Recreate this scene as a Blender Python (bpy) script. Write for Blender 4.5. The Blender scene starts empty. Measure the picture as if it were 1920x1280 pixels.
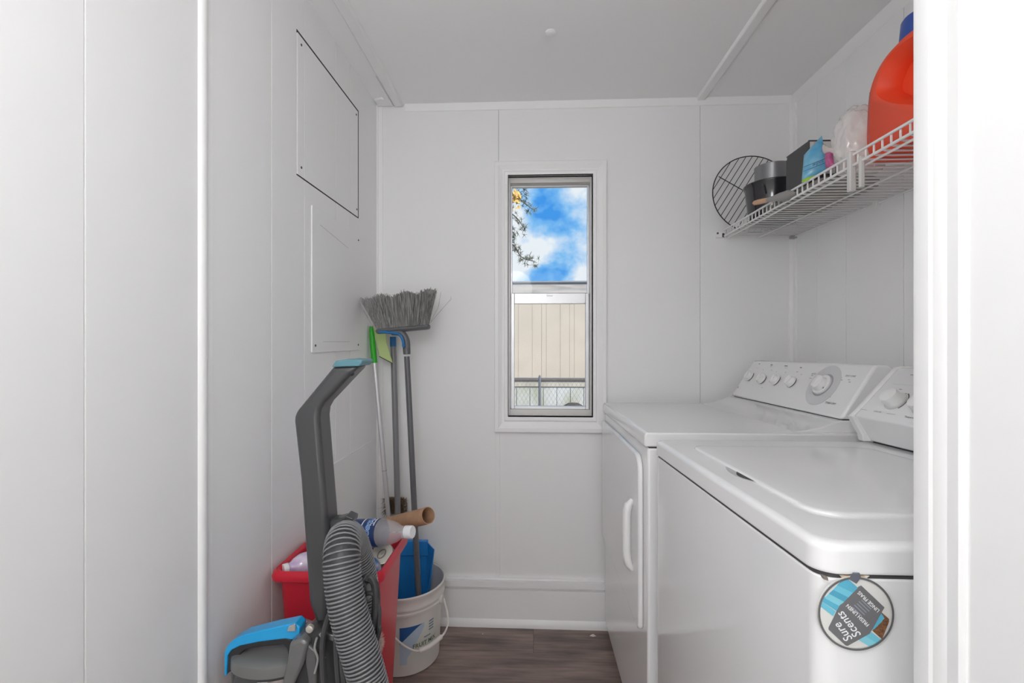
import bpy, bmesh, math, random
from mathutils import Vector, Matrix
random.seed(7)
PI = math.pi
SC = bpy.context.scene
COL = SC.collection

# ------------------------------------------------------------------ camera
FPX = 870.0
TH = math.atan(38 / FPX); CS, SN = math.cos(TH), math.sin(TH)
EYE = 1.17
cam_d = bpy.data.cameras.new('camera'); cam = bpy.data.objects.new('camera', cam_d); COL.objects.link(cam)
cam.location = (0, 0, EYE); cam.rotation_euler = (PI / 2, 0, TH)
cam_d.sensor_width = 36; cam_d.lens = FPX / 1920 * 36; cam_d.clip_start = 0.02; cam_d.clip_end = 300
SC.camera = cam

# ------------------------------------------------------------------ world: blue sky with drifting clouds
w = bpy.data.worlds.new('sky'); SC.world = w; w.use_nodes = True
nt = w.node_tree; nt.nodes.clear()
o_ = nt.nodes.new('ShaderNodeOutputWorld'); bg = nt.nodes.new('ShaderNodeBackground')
tc = nt.nodes.new('ShaderNodeTexCoord'); mp = nt.nodes.new('ShaderNodeMapping')
nz = nt.nodes.new('ShaderNodeTexNoise'); rp = nt.nodes.new('ShaderNodeValToRGB')
mp.inputs['Location'].default_value = (0.63, 0, 0.28); mp.inputs['Scale'].default_value = (1, 1, 1.25)
nz.inputs['Scale'].default_value = 6.5; nz.inputs['Detail'].default_value = 7; nz.inputs['Roughness'].default_value = 0.52
e = rp.color_ramp.elements
e[0].position = 0.44; e[0].color = (0.055, 0.32, 0.86, 1)
e[1].position = 0.60; e[1].color = (0.86, 0.91, 0.97, 1)
m_ = e.new(0.50); m_.color = (0.22, 0.53, 0.93, 1)
nt.links.new(tc.outputs['Generated'], mp.inputs['Vector']); nt.links.new(mp.outputs[0], nz.inputs['Vector'])
nt.links.new(nz.outputs['Fac'], rp.inputs['Fac']); nt.links.new(rp.outputs[0], bg.inputs['Color'])
bg.inputs['Strength'].default_value = 1.0
nt.links.new(bg.outputs[0], o_.inputs['Surface'])

sun_d = bpy.data.lights.new('sun', 'SUN'); sun = bpy.data.objects.new('sun', sun_d); COL.objects.link(sun)
sun_d.energy = 4.5; sun_d.angle = 0.06; sun_d.color = (1, 0.95, 0.88)
sun.rotation_euler = Vector((-0.45, 0.62, -0.64)).to_track_quat('-Z', 'Y').to_euler()

# added fill light at the far end of the hall behind the camera
def area(name, loc, aim, sx, sy, power, color=(1, 1, 1)):
    d = bpy.data.lights.new(name, 'AREA'); d.shape = 'RECTANGLE'; d.size = sx; d.size_y = sy
    d.energy = power; d.color = color
    o = bpy.data.objects.new(name, d); COL.objects.link(o); o.location = loc
    o.rotation_euler = Vector(aim).to_track_quat('-Z', 'Z').to_euler()
    return o
area('hall_fill_light', (-0.127, -2.30, 1.12), (0, 1, 0), 0.94, 1.95, 13, (0.98, 0.99, 1.0))
FILL_POWER = 17.0     # added globe-shaped fill light near the camera, see fill_globe below

SC.view_settings.view_transform = 'Standard'; SC.view_settings.look = 'None'
SC.view_settings.gamma = 1; SC.view_settings.use_curve_mapping = False
SC.view_settings.exposure = 0.0
SC.cycles.max_bounces = 16; SC.cycles.diffuse_bounces = 10; SC.cycles.glossy_bounces = 6
SC.cycles.transmission_bounces = 10; SC.cycles.transparent_max_bounces = 12

# ------------------------------------------------------------------ helpers
def at(px, py, Y):
    """point of the room seen at a photo pixel, at distance Y into the room"""
    u = (px - 960) / FPX; v = (640 - py) / FPX
    d = (CS * u - SN, SN * u + CS, v); t = Y / d[1]
    return Vector((d[0] * t, Y, EYE + d[2] * t))

MATS = {}
def mat(name, col, rough=0.5, metal=0.0, coat=0.0, trans=0.0, alpha=1.0, emit=0.0, bump=0.0, bscale=60.0,
        var=0.0, vscale=6.0, stretch=(1, 1, 1), col2=None, sss=0.0, ior=1.45, detail=4):
    if name in MATS: return MATS[name]
    m = bpy.data.materials.new(name); m.use_nodes = True; n = m.node_tree.nodes; L = m.node_tree.links
    b = n['Principled BSDF']
    c = tuple(col) + (1,)
    b.inputs['Base Color'].default_value = c; b.inputs['Roughness'].default_value = rough
    b.inputs['Metallic'].default_value = metal; b.inputs['Coat Weight'].default_value = coat
    b.inputs['Coat Roughness'].default_value = 0.08; b.inputs['IOR'].default_value = ior
    b.inputs['Transmission Weight'].default_value = trans; b.inputs['Alpha'].default_value = alpha
    if emit: b.inputs['Emission Color'].default_value = c; b.inputs['Emission Strength'].default_value = emit
    if bump or var or col2:
        t = n.new('ShaderNodeTexCoord'); mpn = n.new('ShaderNodeMapping'); mpn.inputs['Scale'].default_value = stretch
        L.new(t.outputs['Object'], mpn.inputs[0])
    if var or col2:
        z = n.new('ShaderNodeTexNoise'); z.inputs['Scale'].default_value = vscale; z.inputs['Detail'].default_value = detail
        r = n.new('ShaderNodeValToRGB'); L.new(mpn.outputs[0], z.inputs['Vector']); L.new(z.outputs['Fac'], r.inputs['Fac'])
        c2 = tuple(col2) + (1,) if col2 else tuple(max(0, x * (1 - var)) for x in col) + (1,)
        r.color_ramp.elements[0].position = 0.36; r.color_ramp.elements[0].color = c2
        r.color_ramp.elements[1].position = 0.62; r.color_ramp.elements[1].color = c
        L.new(r.outputs[0], b.inputs['Base Color'])
    if bump:
        z2 = n.new('ShaderNodeTexNoise'); z2.inputs['Scale'].default_value = bscale; z2.inputs['Detail'].default_value = 3
        bp = n.new('ShaderNodeBump'); bp.inputs['Strength'].default_value = bump; bp.inputs['Distance'].default_value = 0.01
        L.new(mpn.outputs[0], z2.inputs['Vector']); L.new(z2.outputs['Fac'], bp.inputs['Height']); L.new(bp.outputs[0], b.inputs['Normal'])
    MATS[name] = m
    return m

OFF = {}
SHEAR = None      # (slope, y of the level end, skew): the appliances stand out of level on the sagging floor
class MB:
    """collects shapes, then links them as one mesh object"""
    def __init__(s): s.v = []; s.f = []
    def add(s, vs, fs):
        k = len(s.v); s.v += [Vector(p) for p in vs]; s.f += [tuple(i + k for i in q) for q in fs]; return s
    def box(s, x0, x1, y0, y1, z0, z1):
        P = [(x, y, z) for z in (z0, z1) for y in (y0, y1) for x in (x0, x1)]
        return s.add(P, [(0, 2, 3, 1), (4, 5, 7, 6), (0, 1, 5, 4), (2, 6, 7, 3), (0, 4, 6, 2), (1, 3, 7, 5)])
    def prism(s, poly, mapf, a, b):
        """2D polygon swept from a to b; mapf(p, t) -> 3D"""
        n = len(poly)
        P = [mapf(p, a) for p in poly] + [mapf(p, b) for p in poly]
        return s.add(P, [tuple(range(n - 1, -1, -1)), tuple(range(n, 2 * n))] + [(i, (i + 1) % n, (i + 1) % n + n, i + n) for i in range(n)])
    def loft(s, rings, cap0=True, cap1=True):
        n = len(rings[0]); P = [p for r in rings for p in r]; Fs = []
        for k in range(len(rings) - 1):
            for i in range(n):
                j = (i + 1) % n; Fs.append((k * n + i, k * n + j, k * n + n + j, k * n + n + i))
        if cap0: Fs.append(tuple(range(n - 1, -1, -1)))
        if cap1: Fs.append(tuple((len(rings) - 1) * n + i for i in range(n)))
        return s.add(P, Fs)
    def lathe(s, prof, c=(0, 0, 0), axis=(0, 0, 1), seg=32, cap0=True, cap1=True, sx=1, sy=1):
        ax = Vector(axis).normalized(); c = Vector(c)
        u = ax.orthogonal().normalized() if abs(ax.z) < 0.999 else Vector((1, 0, 0)); vv = ax.cross(u)
        rings = [[c + ax * h + u * (r * sx * math.cos(2 * PI * i / seg)) + vv * (r * sy * math.sin(2 * PI * i / seg)) for i in range(seg)] for r, h in prof]
        return s.loft(rings, cap0, cap1)
    def tube(s, pts, r, seg=8, closed=False, rf=None):
        pts = [Vector(p) for p in pts]; n = len(pts); rings = []; up = None
        for i, p in enumerate(pts):
            if closed: t = pts[(i + 1) % n] - pts[i - 1]
            else: t = pts[min(i + 1, n - 1)] - pts[max(i - 1, 0)]
            t.normalize()
            if up is None: up = t.orthogonal().normalized()
            up = (up - t * up.dot(t)).normalized(); sd = t.cross(up)
            rr = rf(i) if rf else r
            rings.append([p + up * (rr * math.cos(2 * PI * k / seg)) + sd * (rr * math.sin(2 * PI * k / seg)) for k in range(seg)])
        if closed: rings.append(rings[0]); return s.loft(rings, False, False)
        return s.loft(rings)
    def sphere(s, c, r, sx=1, sy=1, sz=1, seg=16, rg=10):
        prof = [(r * math.sin(PI * k / rg), -r * math.cos(PI * k / rg)) for k in range(1, rg)]
        rings = [[Vector(c) + Vector((a * sx * math.cos(2 * PI * i / seg), a * sy * math.sin(2 * PI * i / seg), h * sz)) for i in range(seg)] for a, h in prof]
        return s.loft(rings)
    def build(s, name, m, parent=None, bevel=0.0, seg=2, smooth=True, ang=40, origin=None):
        if SHEAR:
            for p in s.v: p.z += SHEAR[0] * (SHEAR[1] - p.y); p.x += SHEAR[2] * (SHEAR[1] - p.y)
        if parent is not None: off = OFF[parent]
        elif origin is not None: off = Vector(origin)
        else:
            xs = [p.x for p in s.v]; ys = [p.y for p in s.v]; zs = [p.z for p in s.v]
            off = Vector(((min(xs) + max(xs)) / 2, (min(ys) + max(ys)) / 2, min(zs)))
        me = bpy.data.meshes.new(name); me.from_pydata([tuple(p - off) for p in s.v], [], s.f); me.update()
        bm = bmesh.new(); bm.from_mesh(me); bmesh.ops.recalc_face_normals(bm, faces=bm.faces); bm.to_mesh(me); bm.free()
        if smooth:
            for p in me.polygons: p.use_smooth = True
            me.set_sharp_from_angle(angle=math.radians(ang))
        me.materials.append(m)
        o = bpy.data.objects.new(name, me); COL.objects.link(o)
        if parent is not None: o.parent = parent
        else: o.location = off
        OFF[o] = off
        if bevel:
            bv = o.modifiers.new('bevel', 'BEVEL'); bv.width = bevel; bv.segments = seg; bv.limit_method = 'ANGLE'; bv.angle_limit = math.radians(30)
            bv.harden_normals = False
        return o

def tag(o, label=None, cat=None, group=None, kind=None):
    if label: o['label'] = label
    if cat: o['category'] = cat
    if group: o['group'] = group
    if kind: o['kind'] = kind
    return o
def thing(name, loc, label, cat, group=None):
    o = bpy.data.objects.new(name, None); COL.objects.link(o); o.location = loc; o.empty_display_size = 0.05
    OFF[o] = Vector(loc); return tag(o, label, cat, group)
def struct(o, label=None, cat=None): return tag(o, label, cat, kind='structure')

def spline(pts, n=12):
    """smooth curve through points"""
    P = [Vector(p) for p in pts]; out = []
    for i in range(len(P) - 1):
        p0 = P[max(i - 1, 0)]; p1 = P[i]; p2 = P[i + 1]; p3 = P[min(i + 2, len(P) - 1)]
        for k in range(n):
            t = k / n
            out.append(0.5 * ((2 * p1) + (p2 - p0) * t + (2 * p0 - 5 * p1 + 4 * p2 - p3) * t * t + (-p0 + 3 * p1 - 3 * p2 + p3) * t ** 3))
    out.append(P[-1]); return out
def rrect(x0, x1, y0, y1, r, n=5):
    out = []
    for cx, cy, a in ((x1 - r, y1 - r, 0), (x0 + r, y1 - r, 90), (x0 + r, y0 + r, 180), (x1 - r, y0 + r, 270)):
        for k in range(n + 1):
            t = math.radians(a + 90 * k / n); out.append((cx + r * math.cos(t), cy + r * math.sin(t)))
    return out
def text(name, body, mapf, size, m, parent, shear=0.0, depth=0.0004, bold=0.0, align='CENTER', vdir=None):
    """flat lettering, mapped onto a surface by mapf(x, y, d)"""
    c = bpy.data.curves.new(name, 'FONT'); c.body = body; c.size = size; c.align_x = align; c.align_y = 'CENTER'
    c.shear = shear; c.offset = bold; c.resolution_u = 3
    o = bpy.data.objects.new(name, c); COL.objects.link(o)
    bpy.context.view_layer.update()
    me = bpy.data.meshes.new_from_object(o.evaluated_get(bpy.context.evaluated_depsgraph_get()))
    b = MB(); b.add([mapf(v.co.x, v.co.y, depth) for v in me.vertices], [tuple(p.vertices) for p in me.polygons])
    bpy.data.objects.remove(o); bpy.data.curves.remove(c); bpy.data.meshes.remove(me)
    return b.build(name, m, parent, smooth=False)

# ------------------------------------------------------------------ materials
WALL = mat('wall_paint', (0.83, 0.83, 0.826), 0.55, bump=0.12, bscale=9)
TRIM = mat('trim_paint', (0.86, 0.86, 0.856), 0.38, bump=0.05, bscale=25)
CEIL = mat('ceiling_paint', (0.88, 0.88, 0.878), 0.7)
BACKING_AND_SHADE = mat('backing_board_and_gap_shade', (0.05, 0.045, 0.04), 0.9)
ENAMEL = mat('white_enamel', (0.83, 0.83, 0.83), 0.10, coat=0.4)
WPLAST = mat('white_plastic', (0.82, 0.82, 0.81), 0.3)
SEAM_AND_SHADE = mat('dark_seam_and_shade', (0.06, 0.06, 0.06), 0.7)
INK = mat('grey_print', (0.13, 0.13, 0.14), 0.6)
PALEINK = mat('pale_grey_print', (0.58, 0.58, 0.60), 0.5)
STEEL = mat('aluminium', (0.70, 0.70, 0.71), 0.42, metal=0.75)
DULLST = mat('window_aluminium', (0.66, 0.64, 0.62), 0.45, metal=0.35)
GREYM = mat('grey_painted_pole', (0.20, 0.20, 0.21), 0.32, coat=0.3)
DARKM = mat('dark_grey_pole', (0.11, 0.11, 0.12), 0.3, coat=0.3)
BLACKP = mat('black_plastic', (0.03, 0.03, 0.032), 0.35)
CHAR = mat('charcoal_plastic', (0.056, 0.057, 0.059), 0.36, coat=0.25)
CHARD = mat('dark_charcoal_plastic', (0.032, 0.032, 0.034), 0.3, coat=0.3)
SCREW = mat('screw_head', (0.10, 0.09, 0.085), 0.5, metal=0.6)

XL, XR, YB, ZC = -0.645, 1.05, 1.913, 2.155
XH = 0.3745          # hall side wall on the right, ends at YH
YH = 0.462
YE = -2.40           # end of hall behind the camera

# ------------------------------------------------------------------ setting
def sheet(us, vs, hole, mapf, thick, groove, name, m, parent):
    """a board with optional cut-outs and chamfered long edges"""
    b = MB(); nu, nv = len(us), len(vs); F = {}; Bk = {}; vs_ = list(vs)
    def fr(i, j):
        if (i, j) not in F:
            u = us[i] + (groove if i == 0 else -groove if i == nu - 1 else 0)
            F[i, j] = len(b.v); b.v.append(Vector(mapf(u, vs_[j], thick)))
        return F[i, j]
    def bk(i, j):
        if (i, j) not in Bk: Bk[i, j] = len(b.v); b.v.append(Vector(mapf(us[i], vs_[j], 0.0)))
        return Bk[i, j]
    solid = {(i, j) for i in range(nu - 1) for j in range(nv - 1) if not hole((us[i] + us[i + 1]) / 2, (vs_[j] + vs_[j + 1]) / 2)}
    for i, j in solid:
        b.f.append((fr(i, j), fr(i + 1, j), fr(i + 1, j + 1), fr(i, j + 1)))
        for (di, dj, a, c) in ((-1, 0, (i, j + 1), (i, j)), (1, 0, (i + 1, j), (i + 1, j + 1)), (0, -1, (i, j), (i + 1, j)), (0, 1, (i + 1, j + 1), (i, j + 1))):
            if (i + di, j + dj) not in solid: b.f.append((fr(*a), bk(*a), bk(*c), fr(*c)))
    return b.build(name, m, parent, smooth=False)

# floor and its planks
fl = struct(MB().box(XL - .12, XR + .12, YE - .1, YB + .12, -0.12, -0.006).build('floor', mat('floor_underlay', (0.05, 0.04, 0.035), 0.8)))
def wood_floor():
    m = bpy.data.materials.new('brown_plank'); m.use_nodes = True; n = m.node_tree.nodes; L = m.node_tree.links; b = n['Principled BSDF']
    t = n.new('ShaderNodeTexCoord'); oi = n.new('ShaderNodeObjectInfo'); ad = n.new('ShaderNodeVectorMath'); ad.operation = 'ADD'
    sc = n.new('ShaderNodeMath'); sc.operation = 'MULTIPLY'; sc.inputs[1].default_value = 37.0
    L.new(oi.outputs['Random'], sc.inputs[0]); L.new(t.outputs['Object'], ad.inputs[0]); L.new(sc.outputs[0], ad.inputs[1])
    mp1 = n.new('ShaderNodeMapping'); mp1.inputs['Scale'].default_value = (2.2, 9, 9); L.new(ad.outputs[0], mp1.inputs[0])
    n1 = n.new('ShaderNodeTexNoise'); n1.inputs['Scale'].default_value = 1.6; n1.inputs['Detail'].default_value = 5; L.new(mp1.outputs[0], n1.inputs[0])
    mp2 = n.new('ShaderNodeMapping'); mp2.inputs['Scale'].default_value = (6, 90, 30); L.new(ad.outputs[0], mp2.inputs[0])
    n2 = n.new('ShaderNodeTexNoise'); n2.inputs['Scale'].default_value = 1.0; n2.inputs['Detail'].default_value = 5; L.new(mp2.outputs[0], n2.inputs[0])
    r1 = n.new('ShaderNodeValToRGB'); el = r1.color_ramp.elements
    el[0].position = 0.30; el[0].color = (0.135, 0.100, 0.092, 1); el[1].position = 0.70; el[1].color = (0.37, 0.285, 0.245, 1)
    q = el.new(0.48); q.color = (0.235, 0.175, 0.155, 1)
    L.new(n1.outputs['Fac'], r1.inputs['Fac'])
    r2 = n.new('ShaderNodeValToRGB'); r2.color_ramp.elements[0].position = 0.3; r2.color_ramp.elements[0].color = (0.72, 0.72, 0.74, 1)
    r2.color_ramp.elements[1].position = 0.7; r2.color_ramp.elements[1].color = (1.15, 1.13, 1.1, 1); L.new(n2.outputs['Fac'], r2.inputs['Fac'])
    mx = n.new('ShaderNodeMix'); mx.data_type = 'RGBA'; mx.blend_type = 'MULTIPLY'; mx.inputs['Factor'].default_value = 1
    L.new(r1.outputs[0], mx.inputs['A']); L.new(r2.outputs[0], mx.inputs['B']); L.new(mx.outputs['Result'], b.inputs['Base Color'])
    b.inputs['Roughness'].default_value = 0.42
    bp = n.new('ShaderNodeBump'); bp.inputs['Strength'].default_value = 0.12; bp.inputs['Distance'].default_value = 0.004
    L.new(n2.outputs['Fac'], bp.inputs['Height']); L.new(bp.outputs[0], b.inputs['Normal'])
    return m
WOOD = wood_floor()
PW = 0.166; rows = []; y = YB - 0.001
plank_mesh = {}
k = 0
while y > YE:
    y0 = max(y - PW + 0.0012, YE); lim = XR if y0 > 0.45 else (XR if y > 0.45 else XH)
    x = XL + (-0.35 if k % 3 == 0 else -0.8 if k % 3 == 1 else -0.05)
    while x < lim:
        a, c = max(x, XL), min(x + 1.0 - 0.0012, lim)
        if c - a > 0.02:
            key = (round(c - a, 3), round(y - y0, 3))
            if key not in plank_mesh:
                o = MB().box(a, c, y0, y, -0.006, 0.0).build('plank', WOOD, fl, bevel=0, smooth=False)
                # recentre so that copies can share the mesh
                ctr = Vector(((a + c) / 2, (y0 + y) / 2, 0)); lo = ctr - OFF[fl]
                o.data.transform(Matrix.Translation(-lo)); o.location = lo; plank_mesh[key] = o.data
            else:
                o = bpy.data.objects.new('plank', plank_mesh[key]); COL.objects.link(o); o.parent = fl
                o.location = Vector(((a + c) / 2, (y0 + y) / 2, 0)) - OFF[fl]
        x += 1.0
    y -= PW; k += 1

# ceiling with battens over the panel joints
ce = struct(MB().box(XL - .12, XR + .12, YE - .1, YB + .12, ZC, ZC + 0.12).build('ceiling', CEIL))
def batten(name, x0, x1, y0, y1, d=0.011):
    prof = [(x0, 0), (x0 + 0.006, d), (x1 - 0.006, d), (x1, 0)]
    return struct(MB().prism(prof, lambda p, t: (p[0], t, ZC - p[1]), y0, y1).build(name, TRIM, bevel=0.002))
batten('trim_1', -0.575, -0.532, -2.39, 1.905)
batten('trim_2', 0.662, 0.702, 0.5, 1.912)

# left wall: boards between grooves, with the opening of the upper access panel
wl = struct(MB().box(XL - .12, XL - .008, YE - .1, YB + .12, -0.12, ZC + .12).build('wall_left', BACKING_AND_SHADE))
UP = (1.246, 1.694, 1.629, 2.023)     # opening of the upper panel y0,y1,z0,z1
lmap = lambda u, v, d: (XL - .008 + d, u, v)
gr = [YE, -1.98, -1.57, -1.16, -0.95, -0.54, -0.13, 0.08, 0.30, 0.6417, 0.8875, 1.1223, 1.2878, 1.4963, 1.6177, YB]
gap = 0.0030
def in_up(u, v): return UP[0] - gap < u < UP[1] + gap and UP[2] - gap < v < UP[3] + gap
for a, c in zip(gr[:-1], gr[1:]):
    us = sorted({a, c} | {q for q in (UP[0] - gap, UP[1] + gap) if a < q < c})
    sheet(us, [0, UP[2] - gap, UP[3] + gap, ZC], in_up, lmap, 0.008, 0.0016, 'panel', WALL, wl)
# batten over the joint of the left wall
b = MB().prism([(0.868, 0), (0.870, 0.005), (0.875, 0.008), (0.884, 0.008), (0.889, 0.005), (0.8905, 0.0015), (0.9075, 0.0015), (0.9085, 0)], lambda p, t: (XL + p[1], p[0], t), 0.001, ZC - 0.001)
struct(b.build('trim_3', TRIM))
# corner strip left
struct(MB().prism([(0, 0), (0.022, 0), (0.022, 0.004), (0.004, 0.006), (0.006, 0.016), (0, 0.016)], lambda p, t: (XL + p[0], YB - p[1], t), 0.20, ZC - 0.001).build('trim_4', TRIM))
# small chipped packing strip at the ceiling corner
struct(MB().prism([(-0.640, 1.858), (-0.610, 1.846), (-0.600, 1.852), (-0.578, 1.694), (-0.577, 1.905), (-0.640, 1.905)], lambda p, t: (p[0], p[1], t), ZC - 0.008, ZC).build('trim_5', TRIM))

# back wall with the window opening
WX0, WX1, WZ0, WZ1 = -0.100, 0.247, 0.861, 1.853
wb = MB()
for (x0, x1, z0, z1) in ((XL - .12, WX0, -.12, ZC + .12), (WX1, XR + .12, -.12, ZC + .12), (WX0, WX1, -.12, WZ0), (WX0, WX1, WZ1, ZC + .12)):
    wb.box(x0, x1, YB + .006, YB + .10, z0, z1)
wb = struct(wb.build('wall_back', BACKING_AND_SHADE, smooth=False))
bmap = lambda u, v, d: (u, YB + .006 - d, v)
gx = [XL, -0.139, 0.68, XR]
for a, c in zip(gx[:-1], gx[1:]):
    us = sorted({a, c} | {q for q in (WX0, WX1) if a < q < c})
    sheet(us, [0, WZ0, WZ1, ZC], lambda u, v: WX0 < u < WX1 and WZ0 < v < WZ1, bmap, 0.006, 0.0011, 'panel', WALL, wb)
# joint cover below the window, top strip, right corner strip
struct(MB().prism([(-0.152, 0), (-0.151, .003), (-0.133, .003), (-0.132, 0)], lambda p, t: (p[0], YB - p[1], t), 0.20, 0.795).build('trim_6', WALL))
struct(MB().prism([(0, 0), (0.010, 0), (0.008, -0.012), (0.004, -0.028), (0, -0.03)], lambda p, t: (t, YB - p[0], ZC + p[1]), -0.53, XR).build('trim_7', TRIM))
struct(MB().prism([(0, 0), (0.020, 0), (0.020, 0.004), (0.006, 0.007), (0.006, 0.024), (0, 0.024)], lambda p, t: (XR - p[0], YB - p[1], t), 0.0, ZC - 0.03).build('trim_8', TRIM))
# baseboard
prof = [(0, 0), (0.021, 0), (0.021, 0.010), (0.018, 0.022), (0.011, 0.031), (0.011, 0.150), (0.0135, 0.155), (0.0085, 0.1575), (0.0085, 0.1605), (0.0185, 0.163),
        (0.0185, 0.187), (0.0095, 0.189), (0.0095, 0.192), (0.0150, 0.1935), (0.012, 0.198), (0, 0.199)]
struct(MB().prism(prof, lambda p, t: (t, YB - p[0], p[1]), XL, XR).build('baseboard_back', TRIM, ang=25))
struct(MB().prism(prof, lambda p, t: (XL + p[0], t, p[1]), 0.93, 1.36).build('baseboard_left', TRIM, ang=25))

# right wall
wr = struct(MB().box(XR + .008, XR + .12, 0.40, YB + .12, -0.12, ZC + .12).build('wall_right', BACKING_AND_SHADE))
rmap = lambda u, v, d: (XR + .008 - d, u, v)
gy = [0.56, 0.95, 1.36, 1.60, 1.76, YB]
for a, c in zip(gy[:-1], gy[1:]):
    sheet([a, c], [0, ZC], lambda u, v: False, rmap, 0.008, 0.0014, 'panel', WALL, wr)
struct(MB().prism([(0, 0), (0.012, 0), (0.010, -0.012), (0.005, -0.036), (0, -0.04)], lambda p, t: (XR - p[0], t, ZC + p[1]), 0.57, YB - .01).build('trim_9', TRIM))

# hall side wall on the right with its outside corner moulding, and the hall behind the camera
struct(MB().box(XH, XR + .12, YE - .1, YH - 0.002, -0.12, ZC + .12).build('wall_hall', WALL))
cm = MB().prism([(XH + .05, YH + .006), (XH + .05, YH), (XH, YH), (XH, YH - .046), (XH - .002, YH - .046), (XH - .0045, YH - .042), (XH - .0035, YH - .030), (XH - .005, YH - .026),
                 (XH - .005, YH - .017), (XH - .0065, YH - .014), (XH - .0065, YH), (XH - .004, YH + .006)], lambda p, t: (p[0], p[1], t), 0.0005, ZC - 0.0005)
struct(cm.build('trim_10', TRIM, ang=25))
struct(MB().box(XL - .12, XR + .12, YE - .12, YE, -0.12, ZC + .12).build('wall_end', WALL))

# unseen glazed door, added to give the hall fill light a source
d1 = bpy.data.objects.new('added_hall_door', None); COL.objects.link(d1); d1.location = (-0.127, YE, 0); OFF[d1] = Vector(d1.location); struct(d1)
fr_ = MB()
for bx_ in ((-.632, -.597, 0, 2.12), (.343, .371, 0, 2.12), (-.597, .343, 0, .13), (-.597, .343, 2.10, 2.12)): fr_.box(bx_[0], bx_[1], YE + .001, YE + .05, bx_[2], bx_[3])
fr_.build('added_door_frame', TRIM, d1, smooth=False)
MB().box(-.597, .343, YE + .02, YE + .024, .13, 2.10).build('pane', mat('added_frosted_pane', (.8, .82, .84), .4), d1, smooth=False)
MB().lathe([(.012, 0), (.012, .03), (.028, .04), (.028, .06), (.015, .068)], (.357, YE + .05, 1.0), (0, 1, 0), seg=16).build('added_door_knob', STEEL, d1)

# ------------------------------------------------------------------ window
wn = bpy.data.objects.new('window_1', None); COL.objects.link(wn); wn.location = (0.075, YB, 0.795); OFF[wn] = Vector(wn.location)
struct(wn)
# mitred casing: profile (distance from opening, thickness)
cp = [(0.0, 0.0), (0.0, 0.012), (0.006, 0.014), (0.012, 0.014), (0.016, 0.011), (0.022, 0.011), (0.034, 0.016), (0.040, 0.019), (0.052, 0.019), (0.0555, 0.016), (0.0555, 0)]
rings = []
for d, t in cp:
    rings.append([Vector((x, YB - t, z)) for x, z in ((WX0 - d, WZ0 - d * 1.15), (WX1 + d, WZ0 - d * 1.15), (WX1 + d, WZ1 + d), (WX0 - d, WZ1 + d))])
MB().loft(rings, False, False).build('casing', TRIM, wn, ang=20)
# reveal
def frame(b, x0, x1, z0, z1, w0, y0, y1, wb_=None, wt=None):
    wb_ = w0 if wb_ is None else wb_; wt = w0 if wt is None else wt
    b.box(x0, x0 + w0, y0, y1, z0, z1); b.box(x1 - w0, x1, y0, y1, z0, z1)
    b.box(x0 + w0, x1 - w0, y0, y1, z0, z0 + wb_); b.box(x0 + w0, x1 - w0, y0, y1, z1 - wt, z1); return b
frame(MB(), WX0 - .004, WX1 + .004, WZ0 - .004, WZ1 + .004, .004, YB - .012, YB + .099).build('jamb', TRIM, wn, smooth=False)
frame(MB(), WX0, WX1, WZ0, WZ1, 0.008, YB + .022, YB + .085, 0.026, 0.022).build('outer_frame', DULLST, wn, bevel=0.001, smooth=False)
zm0, zm1 = 1.326, 1.372
X0, X1 = WX0 + 0.008, WX1 - 0.008
us_ = frame(MB(), X0, X1, zm0 + .03, WZ1 - 0.022, 0.007, YB + .058, YB + .075, 0.014, 0.006).build('upper_sash', STEEL, wn, bevel=0.001, smooth=False)
ls_ = frame(MB(), X0 + .003, X1 - .003, WZ0 + .026, zm1, 0.014, YB + .034, YB + .054, 0.012, 0.044).build('lower_sash', STEEL, wn, bevel=0.0015, smooth=False)
GLASS = bpy.data.materials.new('window_glass'); GLASS.use_nodes = True
g = GLASS.node_tree; g.nodes.clear(); go = g.nodes.new('ShaderNodeOutputMaterial'); gm = g.nodes.new('ShaderNodeMixShader')
gt = g.nodes.new('ShaderNodeBsdfTransparent'); gg = g.nodes.new('ShaderNodeBsdfGlossy'); gf = g.nodes.new('ShaderNodeFresnel')
gg.inputs['Roughness'].default_value = 0.02; gf.inputs['IOR'].default_value = 1.16; gt.inputs['Color'].default_value = (0.97, 0.98, 0.975, 1)
g.links.new(gf.outputs[0], gm.inputs[0]); g.links.new(gt.outputs[0], gm.inputs[1]); g.links.new(gg.outputs[0], gm.inputs[2]); g.links.new(gm.outputs[0], go.inputs['Surface'])
MB().box(X0 + .006, X1 - .006, YB + .065, YB + .068, zm0 + .04, WZ1 - .026).build('pane', GLASS, us_, smooth=False)
MB().box(X0 + .016, X1 - .016, YB + .043, YB + .046, WZ0 + .036, zm1 - .042).build('pane', GLASS, ls_, smooth=False)
MB().box(0.06, 0.085, YB + .030, YB + .034, zm1 - .012, zm1 - .004).build('latch', STEEL, wn, bevel=.001)

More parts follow.
